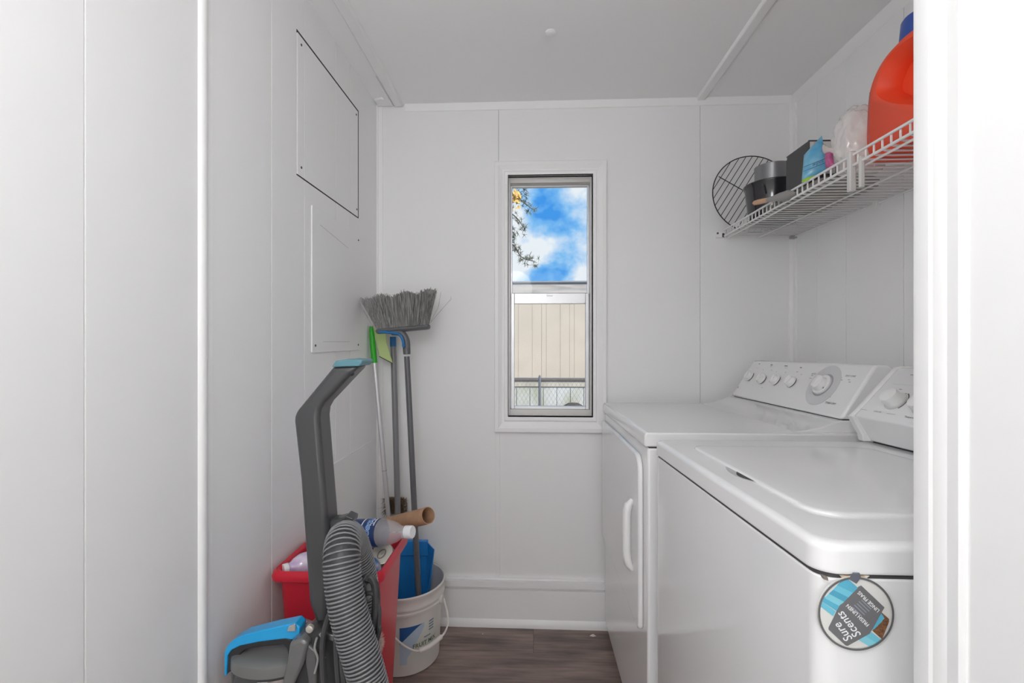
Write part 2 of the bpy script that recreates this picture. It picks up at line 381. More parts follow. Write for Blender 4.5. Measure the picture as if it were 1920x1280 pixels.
# ------------------------------------------------------------------ outdoors
GZ = -0.42
gd = MB().add([(-25, YB + .1, GZ), (25, YB + .1, GZ), (25, 60, GZ), (-25, 60, GZ)], [(0, 1, 2, 3)]).build('ground', mat('dry_ground', (0.30, 0.25, 0.19), 0.95, var=0.5, vscale=3))
tag(gd, kind='structure')
NY = 10.0
tr = thing('trailer_home', (0.5, NY + 1.5, GZ), 'beige sided trailer home standing behind the chain-link fence', 'building')
BEI = mat('beige_siding', (0.64, 0.54, 0.43), 0.6, var=0.06, vscale=3)
BEI2 = mat('beige_fascia', (0.56, 0.50, 0.45), 0.6, var=0.28, vscale=2.0, stretch=(1, 1, 9))
MB().box(-4.5, 5.5, NY + .04, NY + 3.2, 0.33, 2.2).build('wall', mat('beige_core', (0.42, 0.36, 0.31), 0.7), tr, smooth=False)
x = -4.5; bi = 0
while x < 5.5:
    wdt = (0.30, 0.20, 0.10)[bi % 3]
    MB().box(x + .002, x + wdt - .002, NY, NY + .05, 0.36, 2.18).build('siding_board', BEI, tr, bevel=0, smooth=False)
    x += wdt; bi += 1
MB().box(-4.6, 5.6, NY - .12, NY + 3.3, 2.20, 2.42).build('fascia', BEI2, tr, smooth=False)
MB().box(-4.65, 5.65, NY - .16, NY + 3.35, 2.42, 2.45).build('roof_edge', mat('roof_edge_grey', (0.3, 0.3, 0.31), 0.6), tr, smooth=False)
MB().box(-4.5, 5.5, NY - .01, NY + .05, 0.335, 0.36).build('bottom_rail', mat('brown_rail', (0.16, 0.12, 0.10), 0.7), tr, smooth=False)
SKIRT = mat('stained_white_skirting', (0.66, 0.65, 0.62), 0.7, col2=(0.42, 0.42, 0.30), vscale=2.2, stretch=(1, 1, .35))
for i in range(34):
    x = -4.4 + i * 0.29
    MB().box(x + .006, x + .284, NY + .06, NY + .09, GZ, 0.20).build('skirting_panel', SKIRT, tr, smooth=False)
MB().box(-4.5, 5.5, NY + .03, NY + .10, 0.20, 0.335).build('skirting_rail', mat('cream_rail', (0.62, 0.56, 0.46), 0.7, var=.3, vscale=1.5), tr, smooth=False)
# chain link fence
FY = 7.2
fe = thing('chain_link_fence', (0.5, FY, GZ), 'grey chain-link fence with posts in front of beige trailer', 'fence')
FG = mat('galvanised_grey', (0.20, 0.20, 0.21), 0.5, metal=0.5)
for px in (-1.35, at(1012, 712, FY).x, 1.75):
    MB().lathe([(0.020, GZ), (0.020, 0.62), (0.010, 0.65)], (px, FY, 0), seg=10).build('post', FG, fe)
MB().tube([(-3, FY, 0.60), (4, FY, 0.60)], 0.011, 8).build('rail', FG, fe)
b = MB(); s_ = 0.065; x = -1.3
while x < 1.7:
    hh = 0.60 - GZ
    b.box(x - .001, x + .001, FY - .001, FY + .001, GZ, 0.6) if False else None
    for sg in (1, -1):
        p0 = Vector((x, FY, GZ)); p1 = Vector((x + sg * hh * 0.6, FY, 0.6)); d = Vector((0.0016, 0, 0)); dy = Vector((0, 0.0016, 0))
        b.add([p0 - d, p0 + d, p0 + dy, p1 - d, p1 + d, p1 + dy], [(0, 1, 4, 3), (1, 2, 5, 4), (2, 0, 3, 5)])
    x += s_
tag(b.build('wire_mesh', FG, fe, smooth=False), kind='stuff')
# soil mounds along the skirting
SOIL = mat('dark_mulch', (0.10, 0.075, 0.065), 0.95, var=0.5, vscale=14)
for i, (px, wv, hv) in enumerate(((975, .30, .10), (1075, .34, .22), (1026, .16, .06))):
    c = at(px, 765, 9.3)
    o = MB().sphere((c.x, 9.3, GZ), 1.0, wv, .3, hv + .16, 20, 10).build('mulch_mound', SOIL)
    tag(o, ('low flat mound of dark mulch left of the fence post', 'tallest mound of dark mulch, under the window corner at right', 'flattest mound of dark mulch between two others')[i], 'mulch mound', 'mulch mounds by the skirting')
# pine tree reaching in from the left
pt = thing('pine_tree', (-1.75, 8.4, GZ), 'tall pine tree whose drooping needle branches reach before the sky', 'tree')
BARK = mat('pine_bark', (0.16, 0.11, 0.08), 0.9, var=.4, vscale=12)
NEED = mat('pine_needles', (0.16, 0.17, 0.12), 0.7, var=.3, vscale=5)
MB().tube([(-1.75, 8.4, GZ), (-1.72, 8.4, 2), (-1.78, 8.4, 5.2)], .13, 10, rf=lambda i: (.15, .12, .05)[i]).build('trunk', BARK, pt)
nb = MB()
def needles(c, n, L_, dirv=None):
    for _ in range(n):
        d = Vector((random.gauss(0, 1), random.gauss(0, .6), random.gauss(0, 1))).normalized()
        if dirv is not None: d = (d * .8 + dirv).normalized()
        p1 = Vector(c) + d * L_ * random.uniform(.6, 1); sd = d.orthogonal().normalized() * .007
        nb.add([Vector(c) - sd, Vector(c) + sd, p1], [(0, 1, 2)])
for (pts, dense) in (([(-1.75, 8.4, 4.6), (-1.0, 8.4, 4.35), at(972, 372, 8.4), at(998, 392, 8.4)], 1), ([(-1.75, 8.4, 4.0), (-1.1, 8.4, 3.75), at(958, 400, 8.4), at(985, 432, 8.4)], 1),
                     ([(-1.75, 8.4, 3.2), (-1.1, 8.4, 3.1), at(955, 455, 8.4), at(978, 482, 8.4), at(1004, 490, 8.4)], 1), ([(-1.75, 8.4, 3.7), (-1.1, 8.4, 3.45), at(955, 428, 8.4), at(964, 458, 8.4)], 1),
                     ([(-1.75, 8.4, 5.0), (-1.2, 8.4, 5.0), at(955, 330, 8.4), at(990, 360, 8.4)], 1)):
    P = spline(pts, 8)
    MB().tube(P, .012, 6, rf=lambda i: .022 - .018 * i / len(P)).build('branch', BARK, pt)
    for q in P[9:]:
        for _ in range(2):
            c = q + Vector((random.gauss(0, .05), random.gauss(0, .05), random.gauss(-.02, .06)))
            needles(c, 9, .10)
tag(nb.build('needles', NEED, pt, smooth=False), kind='stuff')
b = MB(); c0 = at(967, 371, 8.2)
for _ in range(70):
    c = c0 + Vector((random.gauss(0, .05), random.gauss(0, .05), random.gauss(0, .07))); d = Vector((random.gauss(0, 1), random.gauss(0, .5), random.gauss(0, 1))).normalized(); s2 = d.orthogonal()
    b.add([c - d * .05, c + s2 * .025, c + d * .05, c - s2 * .025], [(0, 1, 2, 3)])
tag(b.build('yellow_leaves', mat('yellow_leaf', (0.75, 0.50, 0.16), .6), pt, smooth=False), 'tuft of yellow leaves', kind='stuff')

# ------------------------------------------------------------------ small fixtures of the room
kb = MB().lathe([(0.016, 0), (0.016, -0.004), (0.012, -0.007), (0.005, -0.008)], (0.058, 1.481, ZC), seg=24).build('round_cover', TRIM, origin=(0.058, 1.481, ZC))
tag(kb, 'small round white cover in the middle of the ceiling', 'cover')
# invented fill light: a glowing globe hung near the camera, out of view
LX, LY, LZ = -0.15, -0.12, 1.64
lp = thing('fill_globe', (LX, LY, ZC - .001), 'unseen globe-shaped fill light added at the mouth of the hall', 'fill light')
MB().lathe([(0.06, 0), (0.06, -0.015), (0.02, -0.03)], (LX, LY, ZC - .001), seg=24).build('added_canopy', TRIM, lp)
MB().tube([(LX, LY, ZC - .03), (LX, LY, LZ + .14)], .02, 8).build('added_stem', TRIM, lp)
MB().sphere((LX, LY, LZ), 0.15, seg=24, rg=14).build('added_globe', mat('fill_glow', (0.985, 0.99, 1.0), .5, emit=FILL_POWER), lp)

def screws(parent, spots, mapf, r=0.004):
    for u, v in spots:
        c = Vector(mapf(u, v, 0)); ax = Vector(mapf(u, v, 1)) - c
        MB().lathe([(r, -0.0005), (r, 0.0012), (r * .6, 0.002)], c, ax, seg=10).build('screw', SCREW, parent)
wmap = lambda u, v, d: (XL + d, u, v)
ap = thing('access_panel', (XL, 1.47, UP[2]), 'upper access panel in left wall outlined by dark strips painted in as its shadow gap', 'access panel', 'access panels on the left wall')
sub = [UP[0] + .001, 1.2878, 1.4963, 1.6177, UP[1] - .004]
for a, c in zip(sub[:-1], sub[1:]):
    sheet([a, c], [UP[2] + .001, UP[3] - .004], lambda u, v: False, lambda u, v, d: (XL - .0075 + d, u, v), 0.0085, 0.0012, 'board', WALL, ap)
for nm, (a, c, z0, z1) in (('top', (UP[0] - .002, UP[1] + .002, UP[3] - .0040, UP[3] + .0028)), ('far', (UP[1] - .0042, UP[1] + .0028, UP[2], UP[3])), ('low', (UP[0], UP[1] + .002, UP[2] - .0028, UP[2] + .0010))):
    MB().box(XL - .0079, XL + .0006, a, c, z0, z1).build('gap_shade_strip', BACKING_AND_SHADE, ap, smooth=False)  # dark strips put the shadow along the panel edges into colour
screws(ap, [(1.268, 1.997), (1.268, 1.655), (1.672, 2.000), (1.678, 1.655)], lambda u, v, d: (XL + .001 + d, u, v), .0035)
al = thing('access_panel', (XL, 1.51, 1.137), 'lower access panel screwed flat over left wall, above the upright cleaner', 'access panel', 'access panels on the left wall')
MB().prism(rrect(1.325, 1.700, 1.137, 1.568, .004, 2), lambda p, t: (XL + t, p[0], p[1]), 0.0002, 0.0045).build('plate', WALL, al, bevel=.0015)
screws(al, [(1.345, 1.158), (1.682, 1.158), (1.684, 1.543)], lambda u, v, d: (XL + .0045 + d, u, v), .0035)
MB().box(XL + .0044, XL + .0052, 1.395, 1.60, 1.1685, 1.1697).build('score_line', mat('grey_scuff', (.5, .5, .5), .8), al, smooth=False)
MB().prism([(1.375, 1.523), (1.59, 1.4955), (1.59, 1.4945), (1.375, 1.522)], lambda p, t: (XL + t, p[0], p[1]), .0044, .0052).build('score_line', MATS['grey_scuff'], al, smooth=False)
sk = thing('wall_sheet', (XL, 1.63, .2), 'plain lower sheet of left wall below a slanting joint, behind the bin', 'wall panel')
MB().box(XL + .0002, XL + .004, 1.40, 1.868, 0.20, 0.772).build('sheet', WALL, sk, bevel=.0015)
MB().box(XL + .0002, XL + .0015, 1.868, 1.8725, 0.20, 0.770).build('gap', BACKING_AND_SHADE, sk, smooth=False)
MB().tube([(XL + .003, 1.40, .774), (XL + .003, 1.82, .774)], .0022, 6).build('caulk_bead', TRIM, sk)
screws(sk, [(1.425, .735)], lambda u, v, d: (XL + .004 + d, u, v), .004)

# ------------------------------------------------------------------ dryer
def hit(px, py, p0, n):
    """where the line of sight through a photo pixel meets a plane of the object"""
    d = at(px, py, 1.0) - Vector((0, 0, EYE)); n = Vector(n); t = (Vector(p0) - Vector((0, 0, EYE))).dot(n) / d.dot(n)
    return Vector((0, 0, EYE)) + d * t
def disc(c, n, r, h, m, name, parent, seg=28, prof=None, bevel=0):
    pr = prof or [(r, 0), (r, h * .75), (r * .92, h)]
    return MB().lathe(pr, c, n, seg=seg).build(name, m, parent, bevel=bevel)

D0, D1, DZ = 1.187, 1.884, 0.924
dr = thing('dryer', (0.64, 1.53, 0), 'white front-loading clothes dryer with five control knobs, beside the back wall', 'dryer')
xz = lambda p, t: (p[0], t, p[1])
for fx in (.33, .94):
    for fy_ in (D0 + .05, D1 - .05):
        MB().lathe([(.018, 0), (.018, .012), (.008, .014), (.008, .075)], (fx, fy_, 0), seg=14).build('foot', BLACKP, dr)
SHEAR = (.022, D1, 0)
MB().box(0.292, 0.985, D0 + .003, D1, 0.045, 0.885).build('body', ENAMEL, dr, bevel=.006, seg=3)
MB().box(0.296, 0.98, D0 + .005, D1 - .003, 0.884, 0.889).build('seam', SEAM_AND_SHADE, dr, smooth=False)
MB().prism([(0.284, .888), (0.284, .916), (0.2885, DZ), (0.985, DZ), (0.985, .888)], xz, D0, D1).build('top_panel', ENAMEL, dr, bevel=.004, seg=3)
# door with rounded upper corner, on the front face (towards -x)
dp = []
ya, yb_, za, zb = 1.232, 1.872, 0.395, 0.856
for cx, cy, r, a in ((yb_, zb, .012, 0), (ya, zb, .045, 90), (ya, za, .015, 180), (yb_, za, .012, 270)):
    sx = -1 if a in (0, 270) else 1; sy = -1 if a in (0, 90) else 1
    for k in range(6):
        t = math.radians(a + 18 * k); dp.append((cx + sx * r + r * math.cos(t), cy + sy * r + r * math.sin(t)))
door = MB().prism(dp, lambda p, t: (t, p[0], p[1]), 0.2915, 0.278).build('door', ENAMEL, dr, bevel=.005, seg=3)
h_ = []
for k in range(13):
    t = -1 + 2 * k / 12; h_.append((0.278 - 0.016 * (1 - t ** 6) - 0.001, 1.300, 0.622 + t * 0.098))
MB().tube(h_, .012, 12, rf=lambda i: .0115 if 0 < i < 12 else .006).build('handle', WPLAST, door)
MB().box(0.2905, 0.2925, 1.868, 1.880, 0.545, 0.575).build('hinge', SEAM_AND_SHADE, dr, smooth=False)
MB().box(0.2905, 0.2925, 1.868, 1.880, 0.775, 0.800).build('hinge', SEAM_AND_SHADE, dr, smooth=False)
# console
C0, C1 = (0.785, 0.956), (0.871, 1.095)
MB().prism([(0.66, DZ - .002), (0.70, DZ + .004), (0.74, DZ + .013), (0.770, DZ + .025), (0.787, 0.9535), (0.98, 0.9535), (0.98, DZ - .002)], xz, D0 + .03, D1 - .012).build('console_base', ENAMEL, dr, bevel=.003)
MB().box(0.795, 0.975, D0 + .037, D1 - .018, 0.9525, 0.9575).build('console_gap', SEAM_AND_SHADE, dr, smooth=False)
con = MB().prism([C0, (C0[0] + .97 * (C1[0] - C0[0]), C0[1] + .97 * (C1[1] - C0[1])), (0.876, 1.096), (0.905, 1.096), (0.93, 1.08), (0.982, 0.985), (0.982, 0.9565)], xz, D0 + .032, D1 - .014).build('console', ENAMEL, dr, bevel=.007, seg=3)
cs = Vector((C1[0] - C0[0], 0, C1[1] - C0[1])).normalized(); cn = Vector((-cs.z, 0, cs.x))   # up the face, outwards
cp0 = Vector((C0[0], 0, C0[1])); cy_ = Vector((0, -1, 0))
def onface(px, py, p0, n, k=.0):
    """point of a sloping console face (before the lean of the appliance) at a photo pixel"""
    sl, yr, kx = SHEAR; n = Vector(n); nn_ = Vector((n.x, n.y + n.z * sl + n.x * kx, n.z))
    p = hit(px, py, Vector(p0) + Vector((kx * (yr - p0[1]), 0, sl * (yr - p0[1]))) + n * k, nn_)
    return Vector((p.x - kx * (yr - p.y), p.y, p.z - sl * (yr - p.y))) - n * k
def cmap(c): return lambda x, y, d: c + cy_ * x + cs * y + cn * (d + .0003)
for px, py in ((1402, 703), (1425, 708), (1450, 710), (1479, 713)):
    c = onface(px, py, cp0, cn, .012)
    kn = disc(c, cn, .0185, .016, WPLAST, 'knob', dr, prof=[(.0195, .003), (.0195, .007), (.0175, .008), (.016, .016), (.014, .018)])
    MB().lathe([(.0182, 0), (.0182, .0032)], c, cn, seg=24).build('collar', SEAM_AND_SHADE, kn)  # dark ring standing in for the shadow under the knob
    b = MB(); f = cmap(c + cn * .017)
    b.add([f(x, y, d) for d in (-.004, .0035) for x, y in ((-.0035, -.015), (.0035, -.015), (.0035, .015), (-.0035, .015))],
          [(0, 1, 2, 3), (4, 5, 6, 7), (0, 1, 5, 4), (1, 2, 6, 5), (2, 3, 7, 6), (3, 0, 4, 7)])
    b.build('grip', WPLAST, kn, bevel=.0015)
dc = onface(1543, 722, cp0, cn)
MB().lathe([(.068, .0001), (.068, .0006)], dc, cn, seg=48, sx=1, sy=.92).build('dial_field', mat('dial_grey', (.62, .62, .63), .35), dr)
MB().lathe([(.0365, .0006), (.0365, .001)], dc, cn, seg=40).build('dial_scale', mat('dial_scale_grey', (.36, .36, .39), .4), dr)
dk = MB().lathe([(.031, .001), (.031, .006), (.029, .008), (.0225, .008), (.0205, .022), (.017, .024)], dc, cn, seg=40).build('dial', WPLAST, dr)
f = cmap(dc + cn * .0235)
MB().add([f(x, y, d) for d in (-.004, .004) for x, y in ((-.006, -.019), (.006, -.019), (.006, .019), (-.006, .019))],
         [(0, 1, 2, 3), (4, 5, 6, 7), (0, 1, 5, 4), (1, 2, 6, 5), (2, 3, 7, 6), (3, 0, 4, 7)]).build('grip', WPLAST, dk, bevel=.002)
f = cmap(dc + cn * .008)
MB().add([f(x, y, .0005) for x, y in ((.020, -.014), (.026, -.012), (.022, -.008))], [(0, 1, 2)]).build('pointer', SEAM_AND_SHADE, dk, smooth=False)
def marks(lst, m, p0, n, parent, mp_):
    for px, py, L_, h in lst:
        f = mp_(onface(px, py, p0, n))
        MB().add([f(x, y, .0002) for x, y in ((-L_ / 2, -h / 2), (L_ / 2, -h / 2), (L_ / 2, h / 2), (-L_ / 2, h / 2))], [(0, 1, 2, 3)]).build('printed_mark', m, parent, smooth=False)
marks([(1424, 682, .009, .003), (1447, 684, .014, .003), (1474, 686, .020, .003), (1502, 689, .011, .003)], INK, cp0, cn, dr, cmap)
marks([(1420, 690, .004, .002), (1431, 693, .006, .002), (1447, 694, .008, .002), (1456, 697, .004, .002), (1473, 698, .005, .002), (1495, 697, .007, .002), (1503, 702, .005, .002),
       (1412, 723, .005, .002), (1429, 726, .007, .002), (1446, 687, .010, .0012), (1474, 689.5, .018, .0012)], mat('mid_grey_print', (.32, .32, .34), .6), cp0, cn, dr, cmap)
marks([(1384, 726, .005, .008)], INK, cp0, cn, dr, cmap)
for (txt, px, py, sz) in (('AUTO', 1526, 701, .008), ('EASY CARE', 1595, 705, .008), ('TIMED DRY', 1557, 756, .009)):
    text('lettering', txt, cmap(onface(px, py, cp0, cn)), sz, INK, dr, shear=.2)
marks([(x, y, L_, .0018) for x, y, L_ in ((1520, 709, .012), (1523, 704, .010), (1545, 700, .012), (1568, 700, .010), (1575, 704, .012), (1576, 708, .012), (1577, 712, .013), (1520, 717, .007),
       (1515, 741, .014), (1517, 745, .014), (1521, 749, .013), (1528, 752, .002), (1533, 752, .002), (1539, 752, .002), (1564, 731, .006), (1556, 744, .007), (1592, 712, .009), (1593, 716, .009))], MATS['mid_grey_print'], cp0, cn, dr, cmap)

# ------------------------------------------------------------------ washer
W0, W1, WZ = 0.520, 1.145, 0.9320
SHEAR = None
wa = thing('washing_machine', (0.65, .83, 0), 'white top-loading washing machine in front of the dryer, hung with a round tag', 'washing machine')
def vbox(x0, x1, y0, y1, z0, z1, r, b=None):
    b = b or MB(); P = rrect(x0, x1, y0, y1, r, 6); return b.prism(P, lambda p, t: (p[0], p[1], t), z0, z1)
for fx in (.35, .94):
    for fy_ in (W0 + .06, W1 - .06):
        MB().lathe([(.018, 0), (.018, .012), (.008, .014), (.008, .07)], (fx, fy_, 0), seg=14).build('foot', BLACKP, wa)
SHEAR = (.030, W1, .022)
vbox(0.299, 0.985, W0, W1 - .003, 0.04, 0.8932, .020).build('body', ENAMEL, wa, bevel=.002, seg=3, ang=30)
vbox(0.3010, 0.980, W0 + .002, W1 - .006, 0.8920, 0.8990, .018).build('seam', SEAM_AND_SHADE, wa)
tp = MB()
prof_t = [(.003, .8978), (.0008, .8984), (.000, .8995), (.000, .902), (.000, .9225), (.000, .9240), (.0010, .9275), (.0035, .9302), (.007, .9313), (.009, WZ), (.011, WZ), (.05, WZ)]
tp.loft([[Vector((x, y, z)) for x, y in rrect(0.297 + d, 0.987 - d, W0 - .0015 + d, W1 - d, .024 if d < .02 else .02, 8)] for d, z in prof_t])
tp.build('top_panel', ENAMEL, wa, ang=60)
# lid: a rounded slab standing proud inside a shallow groove
L0 = (0.350, 0.730, 0.606, 1.055)
lid = MB().loft([[Vector((x, y, z)) for x, y in rrect(L0[0] + d, L0[1] - d, L0[2] + d, L0[3] - d, .035, 8)] for d, z in ((0, WZ - .002), (0, WZ + .0015), (.0015, WZ + .0032), (.004, WZ + .004), (.007, WZ + .0042), (.03, WZ + .0042))]).build('lid', ENAMEL, wa, ang=60)
# finger notch at the lid's front edge
nn = MB().prism([(L0[0] + .0005 - .014 * math.sin(PI * k / 14) ** .8, .760 + .11 * k / 14) for k in range(15)], lambda p, t: (p[0], p[1], t), WZ + .0001, WZ + .0008).build('finger_notch', mat('notch_grey', (.5, .5, .5), .4), wa)
MB().prism([(L0[0] + .0005 - .011 * math.sin(PI * k / 14), .766 + .062 * k / 14) for k in range(15)], lambda p, t: (p[0], p[1], t), WZ + .0007, WZ + .0014).build('notch_opening', SEAM_AND_SHADE, wa)
# console
V0, V1, V2 = (0.792, 0.9365), (0.7585, 0.994), (0.857, 1.105)
V15 = (V1[0] + .08 * (V2[0] - V1[0]), V1[1] + .08 * (V2[1] - V1[1]))
MB().prism([V0, V1, V15, V2, (0.865, 1.108), (0.915, 1.108), (0.985, 1.0), (0.985, 0.9365)], xz, W0 + .012, W1 - .016).build('console', ENAMEL, wa, bevel=.003, seg=3)
MB().box(0.80, 0.98, W0 + .014, W1 - .018, WZ - .001, .938).build('console_gap', SEAM_AND_SHADE, wa, smooth=False)
ec = MB().prism([(0.778, 0.938), (0.752, 0.993), (0.765, 1.006), (0.855, 1.107), (0.866, 1.1105), (0.915, 1.110), (0.987, 1.0), (0.987, 0.9355)], xz, W1 - .016, W1 - .004).build('end_cap', WPLAST, wa, bevel=.003)
br = MB().prism([(0.7475, 0.995), (0.7645, 0.992), (0.800, 0.955), (0.800, 0.9355), (0.775, 0.9355), (0.772, 0.950)], xz, W1 - .024, W1 - .005).build('bracket', WPLAST, wa, bevel=.002)
disc(Vector((0.7795, W1 - .0145, .9505)), Vector((-.55, 0, .83)), .0028, .004, SCREW, 'screw', br, seg=10)
ws = Vector((V2[0] - V1[0], 0, V2[1] - V1[1])).normalized(); wn_ = Vector((-ws.z, 0, ws.x)); wp0 = Vector((V1[0], 0, V1[1]))
def wmp(c): return lambda x, y, d: c + cy_ * x + ws * y + wn_ * (d + .0006)
for px, py in ((1668, 742), (1722, 752)):
    c = onface(px, py, wp0, wn_, .018)
    MB().lathe([(.0235, .0002), (.0235, .0025), (.022, .003)], c, wn_, seg=32).build('knob_base', mat('knob_base_grey', (.6, .6, .58), .4), wa)
    kn = MB().lathe([(.0195, .003), (.0185, .018), (.018, .024), (.014, .026)], c, wn_, seg=32).build('knob', WPLAST, wa)
    b = MB(); R0, R1 = .0255, .0285
    f = wmp(c); A = [math.radians(-40 + 100 * k / 16) for k in range(17)]
    b.add([f(r * math.cos(a), r * math.sin(a), .0002) for a in A for r in (R0, R1)], [(2 * k, 2 * k + 1, 2 * k + 3, 2 * k + 2) for k in range(16)]).build('printed_arc', INK, wa, smooth=False)
marks([(1689, 730, .008, .002), (1699, 738, .007, .002), (1697, 751, .006, .002), (1694, 754, .007, .002), (1711, 703, .010, .002)], MATS['mid_grey_print'], wp0, wn_, wa, wmp)
marks([(1620, 768, .022, .0009), (1671, 776, .024, .0009)], MATS['mid_grey_print'], wp0, wn_, wa, wmp)
marks([(1700, 722, .075, .0012)], PALEINK, wp0, wn_, wa, wmp)
text('lettering', 'LOAD SIZE', wmp(onface(1646, 772, wp0, wn_)), .0045, INK, wa)
text('lettering', 'Temperature', wmp(onface(1709, 783, wp0, wn_)), .0062, INK, wa, bold=.0001)
SHEAR = None
def nearface(px, py): p = at(px, py, W0); return (p.x, p.z)
MB().prism([nearface(1539, 1077), nearface(1549, 1080), nearface(1550, 1086), nearface(1543, 1084)], lambda p, t: (p[0], t, p[1]), W0 - .003, W0 + .002).build('corner_clip', mat('rusty_clip', (.22, .18, .16), .6), wa)
MB().prism([nearface(1575, 1079), nearface(1630, 1079), nearface(1620, 1086), nearface(1583, 1086)], lambda p, t: (p[0], t, p[1]), W0 - .0006, W0 + .002).build('rust_stain', mat('rust_orange', (.55, .33, .13), .8, col2=(.78, .74, .68), vscale=130), wa, smooth=False)

# ------------------------------------------------------------------ hanging freshener tag on the washer
sc_ = at(1604.5, 1150, W0 - .0035); R_ = 0.0398
tg = thing('scent_tag', (sc_.x, W0 - .003, sc_.z - R_), 'round scented paper tag with grey label hanging upside down on washing machine', 'scent tag')
fy = lambda p, t: (sc_.x + p[0], W0 - t, sc_.z + p[1])
circ = lambda r, n=56: [(r * math.cos(2 * PI * k / n), r * math.sin(2 * PI * k / n)) for k in range(n)]
MB().prism(circ(R_), fy, .0012, .0030).build('card', mat('tag_card', (.70, .69, .66), .5), tg)
rg = MB(); n = 64
rg.add([fy((r * math.cos(2 * PI * k / n), r * math.sin(2 * PI * k / n)), .0040) for k in range(n) for r in (R_ * .945, R_)], [(2 * k, 2 * k + 1, (2 * k + 3) % (2 * n), (2 * k + 2) % (2 * n)) for k in range(n)])
rg.build('rim', mat('tag_grey', (.13, .13, .13), .5), tg, smooth=False)
# lay the print out in the zoomed crop of the photo: crop pixel -> tag plane, crop centre (707,660), radius 450
def tgp(x, y): return ((x - 707) / 450 * R_, -(y - 660) / 450 * R_)
TEAL = [mat('towel_teal_a', (.10, .42, .58), .6), mat('towel_teal_b', (.16, .52, .66), .6), mat('towel_teal_c', (.08, .36, .52), .6), mat('towel_teal_d', (.22, .58, .68), .6)]
for i, pg in enumerate(([(300, 520), (470, 640), (440, 700), (290, 585)], [(345, 465), (520, 570), (480, 635), (305, 520)], [(395, 420), (575, 520), (525, 580), (340, 480)],
                        [(450, 370), (630, 470), (580, 525), (390, 425)], [(500, 310), (680, 410), (630, 470), (440, 375)], [(560, 255), (620, 245), (735, 345), (680, 410), (490, 320)])):
    MB().prism([tgp(*p) for p in pg], fy, .0030, .0034 + .00003 * i).build('towel_stripe', TEAL[(i * 3 + 1) % 4], tg, smooth=False)
for i, pg in enumerate(([(735, 975), (830, 925), (958, 1012), (880, 1065)], [(810, 925), (870, 860), (1005, 968), (958, 1016)], [(880, 860), (1000, 640), (1050, 700), (960, 830)])):
    MB().prism([tgp(*p) for p in pg], fy, .0030, .0034 + .00003 * i).build('towel_stripe', TEAL[(3, 1, 0)[i]], tg, smooth=False)
MB().prism([tgp(*p) for p in [(905, 865), (1050, 715), (1000, 625), (1100, 715), (1100, 750), (1018, 965)]], fy, .0030, .00352).build('wicker_print', mat('wicker_brown', (.26, .11, .04), .7, col2=(.10, .05, .03), vscale=400), tg, smooth=False)
plate = [(775, 318), (1045, 575), (1020, 620), (905, 840), (870, 900), (610, 1055), (585, 1050), (388, 865), (388, 840), (520, 560), (560, 530), (745, 330)]
MB().prism([tgp(*p) for p in plate], fy, .0030, .0037).build('label_plate', mat('tag_grey_plate', (.155, .155, .16), .5), tg, smooth=False)
MB().prism([tgp(*p) for p in [(680, 165), (750, 165), (765, 215), (710, 292), (625, 240)]], fy, .0028, .0042).build('hanging_tab', mat('tab_grey', (.13, .14, .17), .5), tg, smooth=False)
WHITEP = mat('white_print', (.85, .85, .85), .6)
def tmap(x, y, deg, t=.0038):
    c = tgp(x, y); a = math.radians(deg); ux, uz = math.cos(a), math.sin(a)
    return lambda u, v, d: Vector(fy((c[0] + u * ux - v * uz, c[1] + u * uz + v * ux), t))
text('lettering', 'LINGE FRAIS', tmap(857, 508, 136), .0054, WHITEP, tg, bold=.00006)
text('lettering', 'FRESH LINEN', tmap(728, 677, 136), .0054, WHITEP, tg, bold=.00006)
text('lettering', 'Sure', tmap(560, 890, 128), .0125, WHITEP, tg, shear=.25, bold=.0001)
text('lettering', 'Scents', tmap(628, 795, 128), .0125, WHITEP, tg, shear=.25, bold=.0001)
for i in range(5):
    c = tgp(830 - i * 27, 545 + i * 22); a = math.radians(136); L_ = .0075 if i % 2 else .0068
    dx, dz = math.cos(a) * L_, math.sin(a) * L_; ex, ez = -math.sin(a) * .0004, math.cos(a) * .0004
    MB().prism([(c[0] - dx - ex, c[1] - dz - ez), (c[0] + dx - ex, c[1] + dz - ez), (c[0] + dx + ex, c[1] + dz + ez), (c[0] - dx + ex, c[1] - dz + ez)], fy, .0036, .0038).build('printed_line', mat('print_blue_grey', (.30, .33, .40), .6), tg, smooth=False)

# ------------------------------------------------------------------ wire shelf
SX0, SX1, SZ = 0.775, 1.047, 1.593
sh = thing('wire_shelf', (0.91, 1.24, SZ), 'white wire shelf fixed on right wall above the appliances', 'shelf')
WIRE = mat('white_vinyl_wire', (.80, .80, .79), .3)
wm = None; y = YB - .012; r = .0024
while y > 0.585:
    if wm is None:
        o = MB().tube([(SX1, y, SZ), (SX0 + .006, y, SZ), (SX0 + .001, y, SZ + .001), (SX0, y, SZ + .006), (SX0, y, SZ + .026)], r, 6).build('wire', WIRE, sh)
        wy = y; wm = o
    else:
        o = bpy.data.objects.new('wire', wm.data); COL.objects.link(o); o.parent = sh; o.location = (0, y - wy, 0)
    y -= .0254
for x, z, rr in ((SX0 - .0035, SZ + .026, .0033), (SX0 - .0035, SZ + .001, .0033), (SX0 + .014, SZ - .0045, .003), (0.91, SZ - .0045, .003), (SX1 - .004, SZ - .0045, .003)):
    MB().tube([(x, .582, z), (x, YB - .004, z)], rr, 8).build('rail', WIRE, sh)
cl = MB().box(SX0 - .012, SX0 + .004, 1.150, 1.163, SZ - .062, SZ + .036).box(SX0 - .010, SX0 + .002, 1.118, 1.126, SZ - .062, SZ + .012)
cl.build('support_clip', mat('grey_clip', (.62, .61, .59), .4), sh, bevel=.003)
